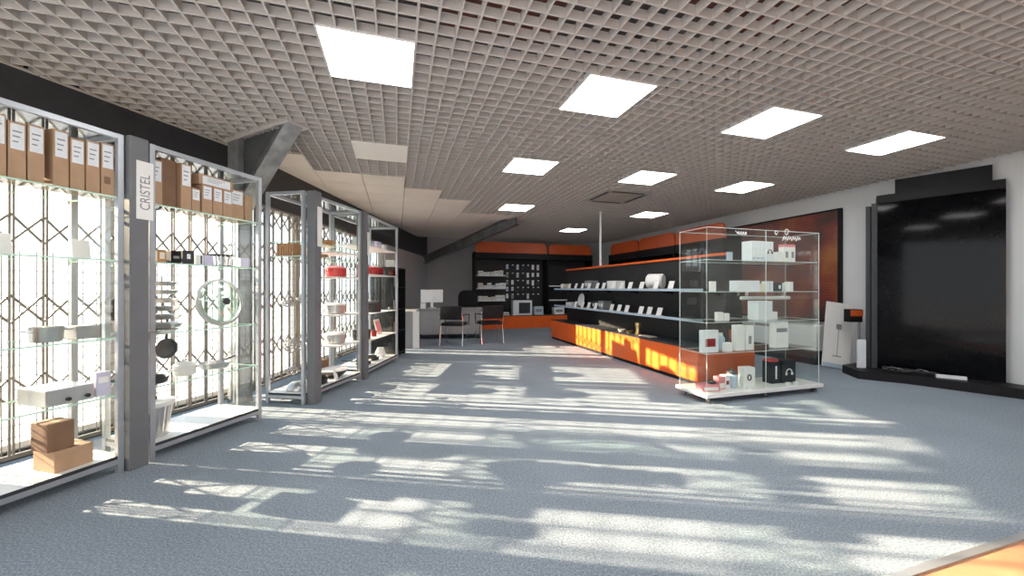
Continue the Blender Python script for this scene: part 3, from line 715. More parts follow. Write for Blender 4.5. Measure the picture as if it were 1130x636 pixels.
# ------------------------------------------------------------------ beyond the cabinets: black rack, white panel, desk, chairs
t = thing('black_rack', 'tall black shelf rack just past the farthest aluminium cabinet', 'rack', (-2.06, 7.05, 0), R(88))
mb = MB(); mb.box(-.34, .34, .40, .42, 0, 1.62); mb.box(-.34, -.32, 0, .42, 0, 1.62); mb.box(.32, .34, 0, .42, 0, 1.62); mb.build('carcass', M['black'], t)
for z in (.05, .45, .85, 1.25, 1.60):
    mb = MB(); mb.box(-.32, .32, 0, .40, z, z + .02); mb.build('shelf', M['black'], t)
FR = Frame(-2.06, 7.05, R(88))
plain_box('white_carton', FR, -.1, .12, 1.62, .18, .14, .13, 'white_p', 'white carton on top of the tall black rack', 'box')
for z, x, m_, l in ((1.27, -.15, 'label', 'pale pack on the upper shelf of the black rack'), (1.27, .12, 'gink', 'grey pack on the upper shelf of the black rack'), (.87, -.1, 'label', 'pale pack on the middle shelf of the black rack'), (.47, .0, 'gink', 'grey pack on the lower shelf of the black rack')):
    plain_box('shelf_pack', FR, x, .16, z, .16, .14, .16, m_, l, 'pack')
t = thing('reception_counter', 'low grey counter with white end panel past the black rack', 'counter', (-2.02, 7.95, 0), R(10))
mb = MB(); mb.box(-.34, .0, 0, .9, .0, .74); mb.build('body', M['desk'], t)
mb = MB(); mb.box(-.03, .10, -.025, 0, .0, .765, bev=.004); mb.build('end_panel', M['white'], t)
mb = MB(); mb.box(-.36, .02, 0.0, .92, .742, .765); mb.build('worktop', M['desk'], t)
FD = Frame(-1.35, 9.35, R(6))
t = thing('office_desk', 'grey office desk with a white monitor at the back left', 'desk', FD(0, 0), FD.a)
mb = MB(); mb.box(-.95, .62, 0, .75, .725, .75, bev=.003); mb.build('desktop', M['desk'], t)
mb = MB(); mb.box(-.90, .56, .05, .07, .12, .725); mb.build('modesty_panel', M['desk'], t)
for x in (-.93, .57):
    mb = MB(); mb.box(x, x + .03, .03, .72, 0, .725); mb.build('side_panel', M['desk'], t)
t = thing('monitor', 'white monitor seen from behind on the grey desk', 'monitor', FD(-.62, .28, .75), FD.a + R(8))
mb = MB(); mb.box(-.27, .27, -.02, .02, .14, .46, bev=.008); mb.build('casing', M['screen'], t)
mb = MB(); mb.box(-.255, .255, .0202, .0215, .16, .445); mb.build('screen', M['gloss'], t)
mb = MB(); mb.box(-.03, .03, -.045, -.02, .02, .30, bev=.004); mb.cyl((0, -.02, 0), (0, -.02, .018), .10, 24); mb.build('stand', M['screen'], t)
plain_box('desk_phone', FD, -.92 + .1, .2, .75, .12, .12, .13, 'white_p', 'white box beside the monitor on the grey desk', 'box')
t = thing('office_chair', 'black padded office chair with round back behind the desk', 'office chair', FD(.18, .98, 0), R(-18) + FD.a)
mb = MB(); mb.box(-.25, .25, -.24, .25, .43, .53, bev=.035); mb.build('seat', M['black'], t, True)
mb = MB(); mb.T = Matrix.Translation((0, .27, .86)) @ Matrix.Rotation(R(90), 4, 'X'); pts = [(.27 * math.copysign(abs(math.cos(a)) ** .6, math.cos(a)), .33 * math.copysign(abs(math.sin(a)) ** .6, math.sin(a))) for a in [2 * math.pi * i / 28 for i in range(28)]]
mb.prism(pts, -.05, .05); mb.build('backrest', M['black'], t, True)
mb = MB(); mb.cyl((0, 0, .08), (0, 0, .43), .03, 12); mb.build('column', M['chrome'], t, True)
mb = MB()
for k in range(5):
    a = 2 * math.pi * k / 5; mb.bar((0, 0, .09), (.28 * math.cos(a), .28 * math.sin(a), .07), .04, .03)
mb.build('star_base', M['black'], t)
for k in range(5):
    a = 2 * math.pi * k / 5; mb = MB(); mb.cyl((.28 * math.cos(a) - .02, .28 * math.sin(a), .03), (.28 * math.cos(a) + .02, .28 * math.sin(a), .03), .03, 12); mb.build('caster', M['black'], t, True)
for s in (-1, 1):
    mb = MB(); mb.tube([(s * .26, -.05, .48), (s * .30, -.05, .66), (s * .30, .16, .68), (s * .26, .24, .60)], .02); mb.build('armrest', M['black'], t, True)
def visitor_chair(x, y, rz, label):
    t = thing('visitor_chair', label, 'chair', (x, y, 0), rz, 'black visitor chairs at the desk')
    mb = MB(); mb.box(-.24, .24, -.22, .23, .42, .49, bev=.025); mb.build('seat', M['black'], t, True)
    mb = MB(); mb.box(-.24, .24, .235, .285, .56, .86, bev=.024); mb.build('backrest', M['black'], t, True)
    for sx in (-1, 1):
        mb = MB(); mb.tube([(sx * .255, -.24, 0), (sx * .25, -.20, .40), (sx * .25, -.16, .42)], .012); mb.build('leg', M['chrome'], t, True)
        mb = MB(); mb.tube([(sx * .255, .27, 0), (sx * .25, .20, .40), (sx * .25, .24, .55), (sx * .23, .26, .80)], .012); mb.build('leg', M['chrome'], t, True)
        mb = MB(); mb.tube([(sx * .27, -.20, .42), (sx * .285, -.20, .66), (sx * .285, .18, .67), (sx * .25, .25, .66)], .013); mb.build('armrest', M['black'], t, True)
visitor_chair(-1.28, 8.55, R(172), 'black visitor chair with thin legs in front of the desk, left one')
visitor_chair(-.52, 8.85, R(200), 'black visitor chair with thin legs closest to the back orange base')

# ------------------------------------------------------------------ back wall display: orange base and headers, black pegboard
def header(t, x0, x1, h0, h1, y0, y1, r=.16):
    mb = MB(); n = 8
    pts = [(x0, h0), (x1, h0)] + [(x1 - r + r * math.cos(a), h1 - r + r * math.sin(a)) for a in [math.pi / 2 * i / n for i in range(n + 1)]] + [(x0 + r + r * math.cos(a), h1 - r + r * math.sin(a)) for a in [math.pi / 2 + math.pi / 2 * i / n for i in range(n + 1)]]
    mb.prism(pts, -y1, -y0, Matrix.Rotation(R(90), 4, 'X')); mb.build('header', M['orange_d'], t)
FB = Frame(*UV(2.28, 11.35)[:2], GA)             # x along the wall, y into the wall
t = thing('wall_display', 'orange and black wall display across the back wall, two rounded headers', 'wall display', FB(0, 0), GA, 'orange and black wall displays')
mb = MB(); mb.box(0, 3.95, 0, .62, .0, .38); mb.build('base', M['orange'], t)
mb = MB(); mb.box(0, 3.95, -.01, .62, .38, .40); mb.build('deck', M['dark_g'], t)
mb = MB(); mb.box(.03, 3.92, .60, .64, .40, 2.40); mb.build('pegboard', M['peg'], t)
for x in (0, 2.36, 3.92):
    mb = MB(); mb.box(x, x + .035, .12, .60, .40, 2.34); mb.build('side_panel', M['black'], t)
mb = MB(); mb.box(.0, 3.95, .14, .60, 2.16, 2.34); mb.build('top_fascia', M['black'], t)
header(t, .02, 2.35, 2.34, 2.68, .18, .24); header(t, 2.42, 3.94, 2.34, 2.66, .18, .24)
for z in (.84, 1.22, 1.62):
    mb = MB(); mb.box(.04, .98, .22, .60, z, z + .025); s = mb.build('shelf', M['dark_g'], t)
    mb = MB(); mb.box(.04, .98, .212, .22, z - .004, z + .03); mb.build('price_rail', M['label'], s)
for (x0, x1, z) in ((2.44, 3.9, .84), (2.44, 3.9, 1.3)):
    mb = MB(); mb.box(x0, x1, .22, .60, z, z + .025); s = mb.build('shelf', M['dark_g'], t)
    mb = MB(); mb.box(x0, x1, .212, .22, z - .004, z + .03); mb.build('price_rail', M['label'], s)
rng = random.Random(3)
names = {0: 'lower', 1: 'middle', 2: 'upper'}
for si, z in enumerate((.865, 1.245, 1.645)):
    x = .12; i = 0
    while x < .90:
        w_ = rng.uniform(.11, .2); ht = rng.uniform(.09, .17)
        plain_box('white_pack', FB, x + w_ / 2, .38, z, w_ - .015, .16, ht, rng.choice(['white_p', 'label', 'cream']), 'pale pack, %s from the left on the %s back wall shelf' % (['first', 'second', 'third', 'fourth', 'fifth', 'sixth', 'seventh'][i], names[si]), 'pack', group='pale packs on the back wall shelves', front=[(.2, .8, .4, .7)], fm='bluegrey')
        x += w_; i += 1
ordn = ['first', 'second', 'third', 'fourth', 'fifth', 'sixth', 'seventh', 'eighth', 'ninth', 'tenth', 'eleventh', 'twelfth', 'thirteenth']
row_n = ['bottom', 'second lowest', 'middle', 'second highest', 'top']
for j, z in enumerate((.92, 1.14, 1.36, 1.60, 1.86)):
    for i in range(7):
        x = 1.12 + i * .175
        t2 = thing('blister_pack', 'small white carded accessory hanging on the pegboard, %s from left, %s row' % (ordn[i], row_n[j]), 'accessory', FB(x, .575, z), GA, 'accessories hanging on the pegboard')
        mb = MB(); mb.cyl((0, .025, .13), (0, -.10, .13), .004, 6); mb.box(-.022, .022, -.108, -.102, .115, .145); mb.build('hook', M['white_p'], t2)
        if rng.random() < .8:
            mb = MB(); mb.box(-.04, .04, -.06, -.05, rng.uniform(-.03, .02), .145); mb.build('card', M[rng.choice(['gink', 'bluegrey', 'lilac', 'dark_g', 'label'])], t2)
for (x, w_, ht, m_, l) in ((.25, .18, .12, 'label', 'pale pack on the back deck at its left end'), (.62, .3, .07, 'cream', 'flat cream pack on the back deck, left part'), (.98, .16, .09, 'label', 'pale small pack on the back deck beside the photo box'),
        (2.05, .3, .26, 'bluegrey', 'blue grey pack on the back deck right of the photo box'), (2.75, .35, .22, 'label', 'pale pack on the back deck under the second header'), (3.3, .3, .2, 'cream', 'cream pack on the back deck, right part')):
    plain_box('deck_pack', FB, x, .2, .40, w_, .2, ht, m_, l, 'pack', front=[(.15, .85, .35, .7)], fm='gink')
plain_box('photo_box', FB, 1.50, .2, .40, .62, .24, .46, 'label', 'large box with a dark car-like photo print on the back deck', 'box', front=[(.3, .9, .12, .85), ], fm='dark_g')

# ------------------------------------------------------------------ right wall display, mostly behind the middle display
FRW = Frame(*UV(6.38, 10.9)[:2], GA - R(90))     # x runs towards the camera along the right wall, y into the wall
t = thing('wall_display', 'orange and black wall display along the right wall behind the middle display', 'wall display', FRW(0, 0), FRW.a, 'orange and black wall displays')
LW = 4.5
mb = MB(); mb.box(0, LW, 0, .64, 0, .38); mb.build('base', M['orange'], t)
mb = MB(); mb.box(0, LW, -.01, .64, .38, .40); mb.build('deck', M['dark_g'], t)
mb = MB(); mb.box(0, LW, .60, .64, .40, 2.36); mb.build('pegboard', M['peg'], t)
for x in (0, 1.5, 3.0, LW - .035):
    mb = MB(); mb.box(x, x + .035, .12, .60, .40, 2.30); mb.build('side_panel', M['black'], t)
mb = MB(); mb.box(0, LW, .14, .60, 2.10, 2.30); mb.build('top_fascia', M['black'], t)
header(t, .02, 1.47, 2.30, 2.64, .18, .24); header(t, 1.53, 2.97, 2.30, 2.64, .18, .24); header(t, 3.03, LW - .02, 2.30, 2.64, .18, .24)
for z in (.85, 1.25, 1.68):
    mb = MB(); mb.box(.04, LW - .04, .2, .60, z, z + .025); s = mb.build('shelf', M['dark_g'], t)

# ------------------------------------------------------------------ middle display run (gondola)
FG = Frame(*UV(3.67, 8.85)[:2], GA - R(90))      # x runs towards the camera, y to the right (across)
LG = 4.85
t = thing('gondola_display', 'long double-sided orange based display with black back and sloping price cards', 'display', FG(0, 0), FG.a)
mb = MB(); mb.box(0, LG, 0, .93, .05, .455, bev=.006); mb.build('base', M['orange'], t)
mb = MB(); mb.box(.02, LG - .02, .02, .91, 0, .05); mb.build('plinth', M['black'], t)
mb = MB(); mb.box(-.005, LG + .005, -.006, .936, .455, .47); mb.build('deck', M['dark_g'], t)
mb = MB(); mb.box(.0, LG, .435, .495, .47, 1.68); mb.build('back_panel', M['peg'], t)
mb = MB(); mb.box(-.01, LG + .01, .40, .53, 1.68, 1.712, bev=.003); mb.build('top_trim', M['orange'], t)
for z in (.83, 1.235):
    for (y0, y1, yr) in ((.09, .435, .082), (.495, .84, .848)):
        mb = MB(); mb.box(.01, LG - .01, y0, y1, z - .02, z); s = mb.build('shelf', M['dark_g'], t)
        mb = MB(); mb.box(.01, LG - .01, min(yr, yr + .0) - .006, yr + .006, z - .03, z + .006); mb.build('price_rail', M['bluegrey'], s)
        mb = MB(); x = .25
        while x < LG:
            mb.prism([(y0 + .03, z - .02), (.435 if y0 < .4 else .495, z - .02), (.435 if y0 < .4 else .495, z - .09)] if y0 < .4 else [(.495, z - .02), (y1 - .03, z - .02), (.495, z - .09)], x, x + .006, Matrix(((0, 0, 1, 0), (1, 0, 0, 0), (0, 1, 0, 0), (0, 0, 0, 1)))); x += .9
        mb.build('brackets', M['black'], s)
def price_card(x, z, label, big=1.0):
    t = thing('price_card', label, 'price card', FG(x, .135, z), FG.a, 'white price cards on the middle display')
    mb = MB(); mb.T = Matrix.Rotation(R(-18), 4, 'X')
    mb.box(-.045 * big, .045 * big, -.003, .003, 0, .10 * big); mb.build('card', M['white_p'], t)
    mb = MB(); mb.box(-.045 * big, .045 * big, -.03, .05, 0, .004); mb.build('foot', M['white_p'], t)
ux = [.35, .72, 1.06, 1.38, 1.68, 2.02, 2.26, 2.62, 2.88, 3.14, 3.46, 3.82, 4.16]
for i, x in enumerate(ux): price_card(x, 1.236, 'tilted white price card, %s from the far end of the upper shelf' % ordn[i], 1.2)
lx = [1.05, 1.38, 1.66, 1.95, 2.55, 2.80, 3.04, 3.44, 3.66, 3.90]
for i, x in enumerate(lx): price_card(x, .831, 'tilted white price card, %s from the far end of the lower shelf' % ordn[i], 1.25)
# goods on the display
for (x, z, w_, ht, m_, l) in ((1.5, 1.236, .26, .17, 'gink', 'grey box behind the cards on the upper shelf, far part'), (2.45, 1.236, .34, .15, 'white_p', 'white box on the upper shelf of the middle display'), (.2, 1.236, .2, .11, 'cream', 'cream box at the far end of the upper shelf'),
        (.55, .831, .3, .08, 'label', 'flat pale box at the far end of the lower shelf'), (2.05, .831, .22, .16, 'gink', 'grey camera box on the lower shelf behind the cards'), (1.8, .831, .2, .15, 'dark_g', 'dark box with pale prints on the lower shelf')):
    plain_box('product_box', FG, x, .30, z, w_, .18, ht, m_, l, 'box', front=[(.1, .35, .3, .7), (.5, .8, .3, .7)], fm='label')
mt = Matrix.Translation((0, 0, .12)) @ Matrix.Rotation(R(90), 4, 'Y')
t = thing('white_speaker', 'round white drum-shaped speaker on the upper shelf of the middle display', 'speaker', FG(3.62, .30, 1.236), FG.a + R(30))
mb = MB(); mb.lathe([(0, -.13), (.10, -.13), (.12, -.11), (.12, .11), (.10, .13), (0, .13)], 28, mt); mb.build('drum', M['white'], t, True)
mb = MB(); mb.box(-.09, .09, -.05, .05, 0, .02, bev=.004); mb.build('foot', M['white'], t)
t = thing('round_mirror', 'round pale disc with red side on the lower shelf, far part', 'disc', FG(1.02, .30, .831), FG.a)
mt = Matrix.Translation((0, 0, .15)) @ Matrix.Rotation(R(80), 4, 'X'); mb = MB(); mb.lathe([(0, -.01), (.14, -.01), (.15, 0), (.14, .01), (0, .01)], 28, mt); mb.build('disc', M['label'], t, True)
mb = MB(); mb.box(-.08, .08, -.04, .06, 0, .02); mb.build('foot', M['dred'], t)
for (x, l) in ((3.05, 'small brass bowl on the orange base deck'), (2.8, 'small cream bowl farther along the orange base deck')):
    lathe_thing('small_bowl', FG, x, .2, .471, [(0, 0), (.04, 0), (.07, .04), (.066, .04), (.036, .006), (0, .006)], M['brass'] if 'brass' in l else M['cream'], l, 'bowl')
lathe_thing('brass_vase', FG, 3.32, .18, .471, [(0, 0), (.05, 0), (.055, .02), (.03, .08), (.045, .15), (.05, .19), (.045, .20), (.0, .19)], M['brass'], 'tall brass vase standing on the orange base deck', 'vase')
plain_box('flat_tray', FG, 3.55, .2, .471, .3, .14, .012, 'cream', 'flat cream tray beside the brass vase on the deck', 'tray')

# ------------------------------------------------------------------ glass showcase
FS = Frame(*UV(3.20, 3.36)[:2], GA)              # x along its front to the right, y away
SL, SDp, SHt = 1.66, .42, 1.905
t = thing('glass_showcase', 'tall frameless glass showcase on a white wheeled base', 'showcase', FS(0, 0), GA)
mb = MB(); mb.box(-.03, SL + .03, -.03, SDp + .03, .065, .105, bev=.004); mb.build('base_platform', M['white'], t)
for x in (.05, SL / 2, SL - .05):
    for y in (.03, SDp - .03):
        mb = MB(); mb.cyl((x - .015, y, .028), (x + .015, y, .028), .028, 14); mb.box(x - .02, x + .02, y - .02, y + .02, .045, .065); mb.build('caster', M['dsteel'], t, True)
def gpane(name, x0, x1, y0, y1, z0, z1, par, m='pane', axis=None):
    mb = MB(); mb.box(x0, x1, y0, y1, z0, z1); o = mb.build(name, [M[m], M['cedge']], par)
    dims = [x1 - x0, y1 - y0, z1 - z0]; k = dims.index(min(dims))
    for f in o.data.polygons:
        if abs(f.normal[k]) < .5: f.material_index = 1
    return o
gt = .006
gpane('front_pane', 0, SL / 2 - .002, 0, gt, .105, SHt, t); gpane('front_pane', SL / 2 + .002, SL, 0, gt, .105, SHt, t)
gpane('back_pane', 0, SL, SDp - gt, SDp, .105, SHt, t)
gpane('end_pane', 0, gt, gt, SDp - gt, .105, SHt, t); gpane('end_pane', SL - gt, SL, gt, SDp - gt, .105, SHt, t)
gpane('top_pane', 0, SL, 0, SDp, SHt, SHt + gt, t)
SZ = [.535, .875, 1.21, 1.56]
for z in SZ: gpane('shelf', .01, SL - .01, .01, SDp - .01, z - .006, z, t, 'shelf')
mb = MB()
for z in SZ:
    for x in (.012, SL / 2, SL - .012):
        for y in (.02, SDp - .02): mb.cyl((x, y, z - .016), (x, y, z - .0065), .008, 8)
mb.build('shelf_clips', M['chrome'], t)
mb = MB(); mb.cyl((.86, .36, 1.125), (1.645, .36, 1.125), .022, 16); tl = mb.build('light_tube', M['white'], t, True)
mb = MB()
for x in (.95, 1.55): mb.box(x - .012, x + .012, .345, .375, 1.145, 1.2035)
mb.build('clip', M['chrome'], tl)
# white script decals near the top edge
def fl(mb, cx, cz, s, pts): mb.tube([(cx + s * a, -.0015, cz + s * b) for a, b in pts], .004, 5)
mb = MB(); fl(mb, .42, 1.862, .05, [(-.7, .4), (-.3, .1), (0, -.2)] + [(.7 * k + a, b) for k in range(4) for a, b in ((0, -.3), (.05, .25), (.25, .3), (.3, -.25), (.5, -.3))]); mb.build('script_decal', M['white_p'], t)
mb = MB(); fl(mb, .98, 1.885, .07, [(.4 * math.cos(a) * (1 - a / 9), .3 * math.sin(a)) for a in [i * .5 for i in range(13)]]); mb.build('swirl_decal', M['white_p'], t)
mb = MB(); fl(mb, 1.14, 1.90, .08, [(.5 * math.cos(a) * (1 - a / 10), .4 * math.sin(a)) for a in [i * .5 for i in range(14)]]); mb.build('swirl_decal', M['white_p'], t)
mb = MB(); fl(mb, 1.10, 1.83, .06, [(1.17 * k + a, b) for k in range(4) for a, b in ((-.4, -.5), (0, .4), (.2, -.3), (.5, .3), (.7, -.2))]); mb.build('script_decal', M['white_p'], t)
def headphone_graphic(par, cx, cz, r, y, m):
    mb = MB(); mb.tube([(cx + r * math.cos(a), y, cz + r * math.sin(a)) for a in [math.pi * i / 14 for i in range(15)]], r * .14, 6)
    for s in (-1, 1): mb.cyl((cx + s * r, y + .001, cz - r * .25), (cx + s * r, y - .004, cz - r * .25), r * .38, 14)
    mb.build('headphone_print', m, par, True)
def sbox(x, y, z, w_, d_, ht, m_, label, front=None, fm='gink', cat='box', name='product_box', rz=0): return plain_box(name, FS, x, y, z, w_, d_, ht, m_, label, cat, rz=rz, front=front, fm=fm)
b0 = .105
# floor of the showcase
sbox(.14, .14, b0, .20, .15, .07, 'pink', 'flat pink box lying at the left front of the showcase base', [(.1, .9, .2, .7)], 'white_p', rz=R(-12))
lathe_thing('round_gadget', FS, .20, .14, b0 + .07, [(0, 0), (.045, 0), (.05, .02), (.03, .035), (0, .038)], M['nonstick'], 'small dark round gadget on the flat pink box', 'gadget')
sbox(.315, .15, b0, .09, .08, .14, 'pink', 'small upright pink and white box on the showcase base', [(.1, .9, .1, .5)], 'white_p')
sbox(.405, .16, b0, .07, .08, .15, 'white_p', 'small upright white box between pink box and grey jar', [(.2, .8, .3, .6)], 'dred')
t = thing('lens_jar', 'grey textured glass jar with lid on the showcase base', 'jar', FS(.515, .17, b0), GA)
mb = MB(); mb.lathe([(0, 0), (.055, 0), (.065, .02), (.065, .13), (.05, .15), (.05, .155), (0, .155)], 20); mb.build('jar_body', M['bluegrey'], t, True)
mb = MB(); mb.lathe([(.055, .155), (.055, .18), (.02, .19), (.02, .21), (0, .215)], 20); mb.build('lid', M['dsteel'], t, True)
o = sbox(.71, .15, b0, .15, .09, .225, 'white_p', 'white upright box with a black logo on the showcase base', rz=R(-8))
mb = MB(); mb.tube([(.022 * math.cos(a), -.0465, .11 + .032 * math.sin(a)) for a in [2 * math.pi * i / 16 for i in range(17)]], .007, 6); mb.build('logo_print', M['ink'], o, True)
o = sbox(1.155, .20, b0, .15, .12, .26, 'black', 'black box with a narrow side print, left of the headphone box', [(.42, .58, .2, .8)], 'label'); 
o = sbox(1.345, .19, b0, .22, .12, .27, 'black', 'black box printed with silver headphones on the showcase base'); headphone_graphic(o, 0, .12, .045, -.0635, M['label'])
sbox(1.13, .19, b0 + .26, .12, .1, .03, 'red', 'small red pack lying on the narrow black box')
for x, l in ((1.21, 'small white card before the black headphone box'), (1.33, 'second small white card before the black headphone box'), (.62, 'small white card before the white logo box')):
    sbox(x, .04, b0, .06, .02, .035, 'white_p', l, cat='price card', name='price_card')
# lowest glass shelf
z = SZ[0]
sbox(.14, .12, z, .21, .06, .245, 'label', 'pale box printed with a dark red gadget, left of the lowest shelf', [(.15, .8, .25, .62)], 'dred')
for i, (x, l) in enumerate(((.285, 'pale blue plastic bottle on the lowest shelf, left one'), (.40, 'pale blue plastic bottle on the lowest shelf, right one'))):
    t = thing('plastic_bottle', l, 'bottle', FS(x, .22, z), GA, 'pale blue bottles in the showcase')
    mb = MB(); mb.lathe([(0, 0), (.042, 0), (.048, .01), (.048, .13), (.03, .16), (.024, .165), (0, .165)], 18); mb.build('bottle_body', M['bluegrey'], t, True)
    mb = MB(); mb.lathe([(.026, .165), (.026, .195), (0, .197)], 18); mb.build('cap', M['white'], t, True)
sbox(.37, .09, z, .085, .06, .10, 'white_p', 'small white box in front of the pale blue bottles', [(.2, .8, .3, .6)], 'label')
sbox(.565, .13, z, .12, .07, .29, 'white_p', 'tall white box right of the pale blue bottles', [(.3, .7, .72, .8)], 'label')
sbox(.70, .13, z, .12, .07, .28, 'white_p', 'tall white box printed with a dark gadget on the lowest shelf', [(.35, .7, .25, .58)], 'gink')
sbox(1.22, .16, z, .21, .08, .30, 'white_p', 'white headed box with dark script band, right part of lowest shelf', [(.1, .9, .62, .78)], 'gink')
# second glass shelf
z = SZ[1]
for (x, w_, ht, l) in ((.32, .075, .10, 'small white pack on the second shelf, left one'), (.41, .075, .085, 'small white pack on the second shelf, right one'), (1.13, .08, .09, 'small white card pack at the right of the second shelf')):
    sbox(x, .16, z, w_, .05, ht, 'white_p', l)
sbox(.95, .18, z, .22, .14, .22, 'label', 'pale wide box in the middle of the second shelf', [(.1, .9, .1, .2)], 'white_p')
# third glass shelf
z = SZ[2]
sbox(.19, .12, z, .075, .03, .115, 'white_p', 'white card pack at the left of the third shelf')
sbox(.66, .13, z, .34, .10, .125, 'label', 'long pale box lying on the third shelf', [(.05, .95, .1, .2)], 'white_p')
for (x, w_, ht, m_, l, fr, fm) in ((.925, .07, .09, 'cream', 'small cream pack right of the long pale box', None, 'ink'), (1.015, .10, .12, 'label', 'pale pack in the middle right of the third shelf', [(.45, .55, .1, .9)], 'bluegrey'), (1.165, .08, .105, 'dark_g', 'small dark pack with a pale ring print on the third shelf', [(.3, .7, .3, .7)], 'label'),
        (1.29, .055, .10, 'white_p', 'white pack near the right end of the third shelf, left one', None, 'ink'), (1.355, .055, .115, 'white_p', 'white pack near the right end of the third shelf, right one', [(.2, .8, .2, .6)], 'label')):
    sbox(x, .14, z, w_, .07, ht, m_, l, fr, fm)
# top glass shelf
z = SZ[3]
sbox(.43, .12, z, .06, .03, .10, 'bluegrey', 'small blue card pack at the left of the top shelf')
for i in range(3): sbox(.745 + .062 * i, .15, z, .058, .14, .235, 'label', ['tall pale box on the top shelf, left one of three', 'tall pale box on the top shelf, middle one of three', 'tall pale box on the top shelf, right one of three'][i], [(.1, .9, .1, .2)], 'bluegrey')
o = sbox(.975, .15, z, .15, .12, .235, 'label', 'pale box printed with black headphones on the top shelf'); headphone_graphic(o, 0.02, .11, .03, -.0625, M['ink'])
sbox(1.175, .15, z, .10, .08, .12, 'white_p', 'small white box left of the red topped boxes', [(.2, .8, .3, .6)], 'label')
for i, x in enumerate((1.29, 1.385)):
    o = sbox(x, .15, z, .085, .07, .215, 'white_p', ['white box with red top and dark print, left one on the top shelf', 'white box with red top and dark print, right one on the top shelf'][i], [(.3, .75, .25, .6)], 'gink')
    mb = MB(); mb.box(-.0428, .0428, -.0358, .0355, .185, .2155); mb.build('red_top', M['pink'], o)

# ------------------------------------------------------------------ right side: poster, booth, boards, boxes
FW = Frame(*UV(UW, 5.0)[:2], GA - R(90))         # x towards the camera along the right wall, y into the wall
xr = 5.0 - 5.02                                  # right edge near v = 5.0
t = thing('wall_poster', 'wide dark framed poster of orange and red streaks on the right wall', 'poster', FW(-.75, -.03, 1.62), FW.a)
PL, PH = 2.50, 1.90
mb = MB(); mb.box(-PL / 2 + .03, PL / 2 - .03, -.012, .0, -PH / 2 + .03, PH / 2 - .03); mb.build('print', M['poster'], t)
mb = MB()
mb.box(-PL / 2, PL / 2, -.03, .028, PH / 2 - .03, PH / 2); mb.box(-PL / 2, PL / 2, -.03, .028, -PH / 2, -PH / 2 + .03)
mb.box(-PL / 2, -PL / 2 + .03, -.03, .028, -PH / 2 + .03, PH / 2 - .03); mb.box(PL / 2 - .045, PL / 2, -.03, .028, -PH / 2 + .03, PH / 2 - .03); mb.build('frame', M['black'], t)
t = thing('black_plinth', 'low black plinth along the right wall under the poster', 'plinth', FW(-.4, -.02, 0), FW.a)
mb = MB(); mb.box(-.8, .85, -.55, 0, 0, .20, bev=.006); mb.build('body', M['black'], t)
mb = MB(); mb.box(-.805, .855, -.555, 0, .20, .22, bev=.003); mb.build('top_board', M['dark_g'], t)
o = plain_box('white_carton', FW, .13, -.3, .22, .56, .36, .40, 'white_p', 'large white printed carton on the low plinth behind the showcase', 'box', front=[(.3, .75, .45, .62)], fm='label')
plain_box('white_carton', FW, -.55, -.3, .22, .42, .34, .46, 'label', 'pale carton on the low plinth left of the large white carton', 'box', front=[(.1, .9, .7, .8)], fm='gink')

# black glossy booth standing on a low platform
P0 = Vector((5.15, 5.46)); dp = Vector((.643, -.766)); npn = Vector((.766, .643))
FBH = Frame(P0.x, P0.y, math.atan2(dp.y, dp.x))  # x along the panel towards the camera, y behind it
t = thing('black_booth', 'tall glossy black display booth reflecting the ceiling lights, at the right edge', 'booth', FBH(0, 0, 0), FBH.a)
mb = MB(); mb.prism([(-.34, -.06), (-.12, -.42), (.35, -.30), (1.30, -.30), (1.30, .0), (.9, .17), (-.2, .42)], 0, .115); mb.build('platform', M['black'], t)
mb = MB(); mb.box(.03, 1.15, 0, .05, .115, 2.44); mb.build('front_panel', M['gloss'], t)
mb = MB(); mb.box(-.03, .03, -.01, .06, .115, 2.45); mb.box(-.10, -.05, .06, .12, .115, 2.43); mb.build('corner_profile', M['dark_g'], t)
mb = MB(); mb.prism([(-.10, .12), (-.03, .05), (.5, .05), (.5, .20), (-.12, .36)], .115, 2.42); mb.build('side_panel', M['black'], t)
mb = MB(); mb.prism([(.02, .02), (1.15, .02), (1.15, .06), (.55, .30), (-.02, .30)], 2.45, 2.56); mb.build('top_box', M['black'], t)
mb = MB(); mb.prism([(.2, .08), (1.05, .06), (1.05, .08), (.7, .25), (.25, .36)], 2.56, 2.76); mb.build('upper_box', M['black'], t)
plain_box('display_stand', FBH, -.12, -.14, .116, .10, .03, .40, 'label', 'narrow white display stand on the black booth platform', 'stand', rz=R(40))
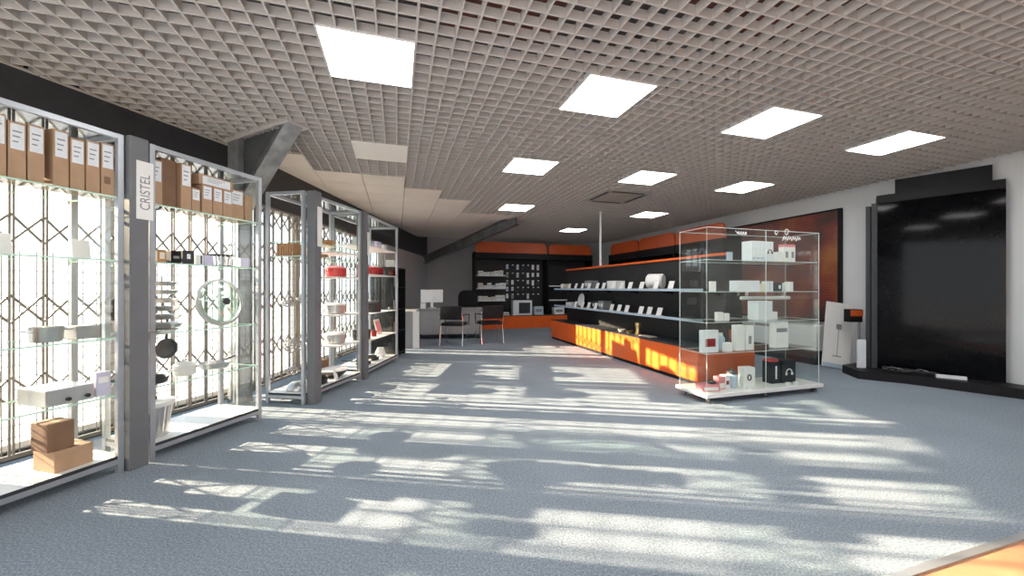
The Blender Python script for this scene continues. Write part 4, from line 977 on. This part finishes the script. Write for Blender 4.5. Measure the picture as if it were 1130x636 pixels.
t = thing('cable_bundle', 'loose black and grey cables lying on the booth platform', 'cable', FBH(.3, -.12, .1165), FBH.a)
mb = MB(); rr = random.Random(5)
for k in range(4):
    pts = [(-.2 + .5 * i / 12, .05 * math.sin(i * .9 + k * 2) - .02 * k, .012 + .04 * abs(math.sin(i * .7 + k))) for i in range(13)]
    mb.tube(pts, .006, 6)
mb.build('cables', M['cable'], t, True)
mb = MB(); mb.tube([(-.2 + .04 * i, .06 * math.cos(i * .8), .01 + .05 * abs(math.sin(i * .5))) for i in range(12)], .004, 6); mb.build('grey_cable', M['steel'], t, True)
plain_box('power_strip', FBH, .72, -.16, .1155, .26, .05, .04, 'label', 'grey power strip lying on the booth platform', 'power strip', rz=R(12))

FL = Frame(5.03, 5.95, R(-10))
t = thing('leaning_board', 'white product board with a lamp picture leaning by the booth', 'board', FL(0, 0, 0.0), FL.a)
t.rotation_euler = Euler((R(-9), R(9), FL.a), 'XYZ'); t.location = FL(-.02, 0, .015)
mb = MB(); mb.box(-.19, .19, -.012, .012, 0, 1.02, bev=.003); mb.build('board', M['white'], t)
mb = MB(); mb.box(-.004, .004, -.0145, -.0125, .18, .60); mb.box(-.035, .035, -.0145, -.0125, .60, .68); mb.box(-.06, .06, -.0145, -.0125, .17, .185); mb.build('lamp_print', M['gink'], t)
mb = MB(); mb.box(-.19, .19, -.0142, -.0122, .0, .06); mb.build('bottom_band', M['bluegrey'], t)
t = thing('orange_speaker', 'black speaker with an orange front on a slim stand beside the leaning board', 'speaker', (5.41, 5.99, 0), 0)
mb = MB(); mb.box(-.36, -.18, -.26, -.14, .74, .93, bev=.006); mb.build('cabinet', M['black'], t)
mb = MB(); mb.box(-.362, -.178, -.267, -.2605, .83, .92); mb.build('orange_front', M['orange_d'], t)
mb = MB(); mb.cyl((0, 0, .02), (0, 0, .80), .018, 12); mb.cyl((0, 0, 0), (0, 0, .02), .07, 20); mb.bar((.0, .0, .79), (-.22, -.17, .79), .02, .02); mb.build('stand', M['steel'], t, True)
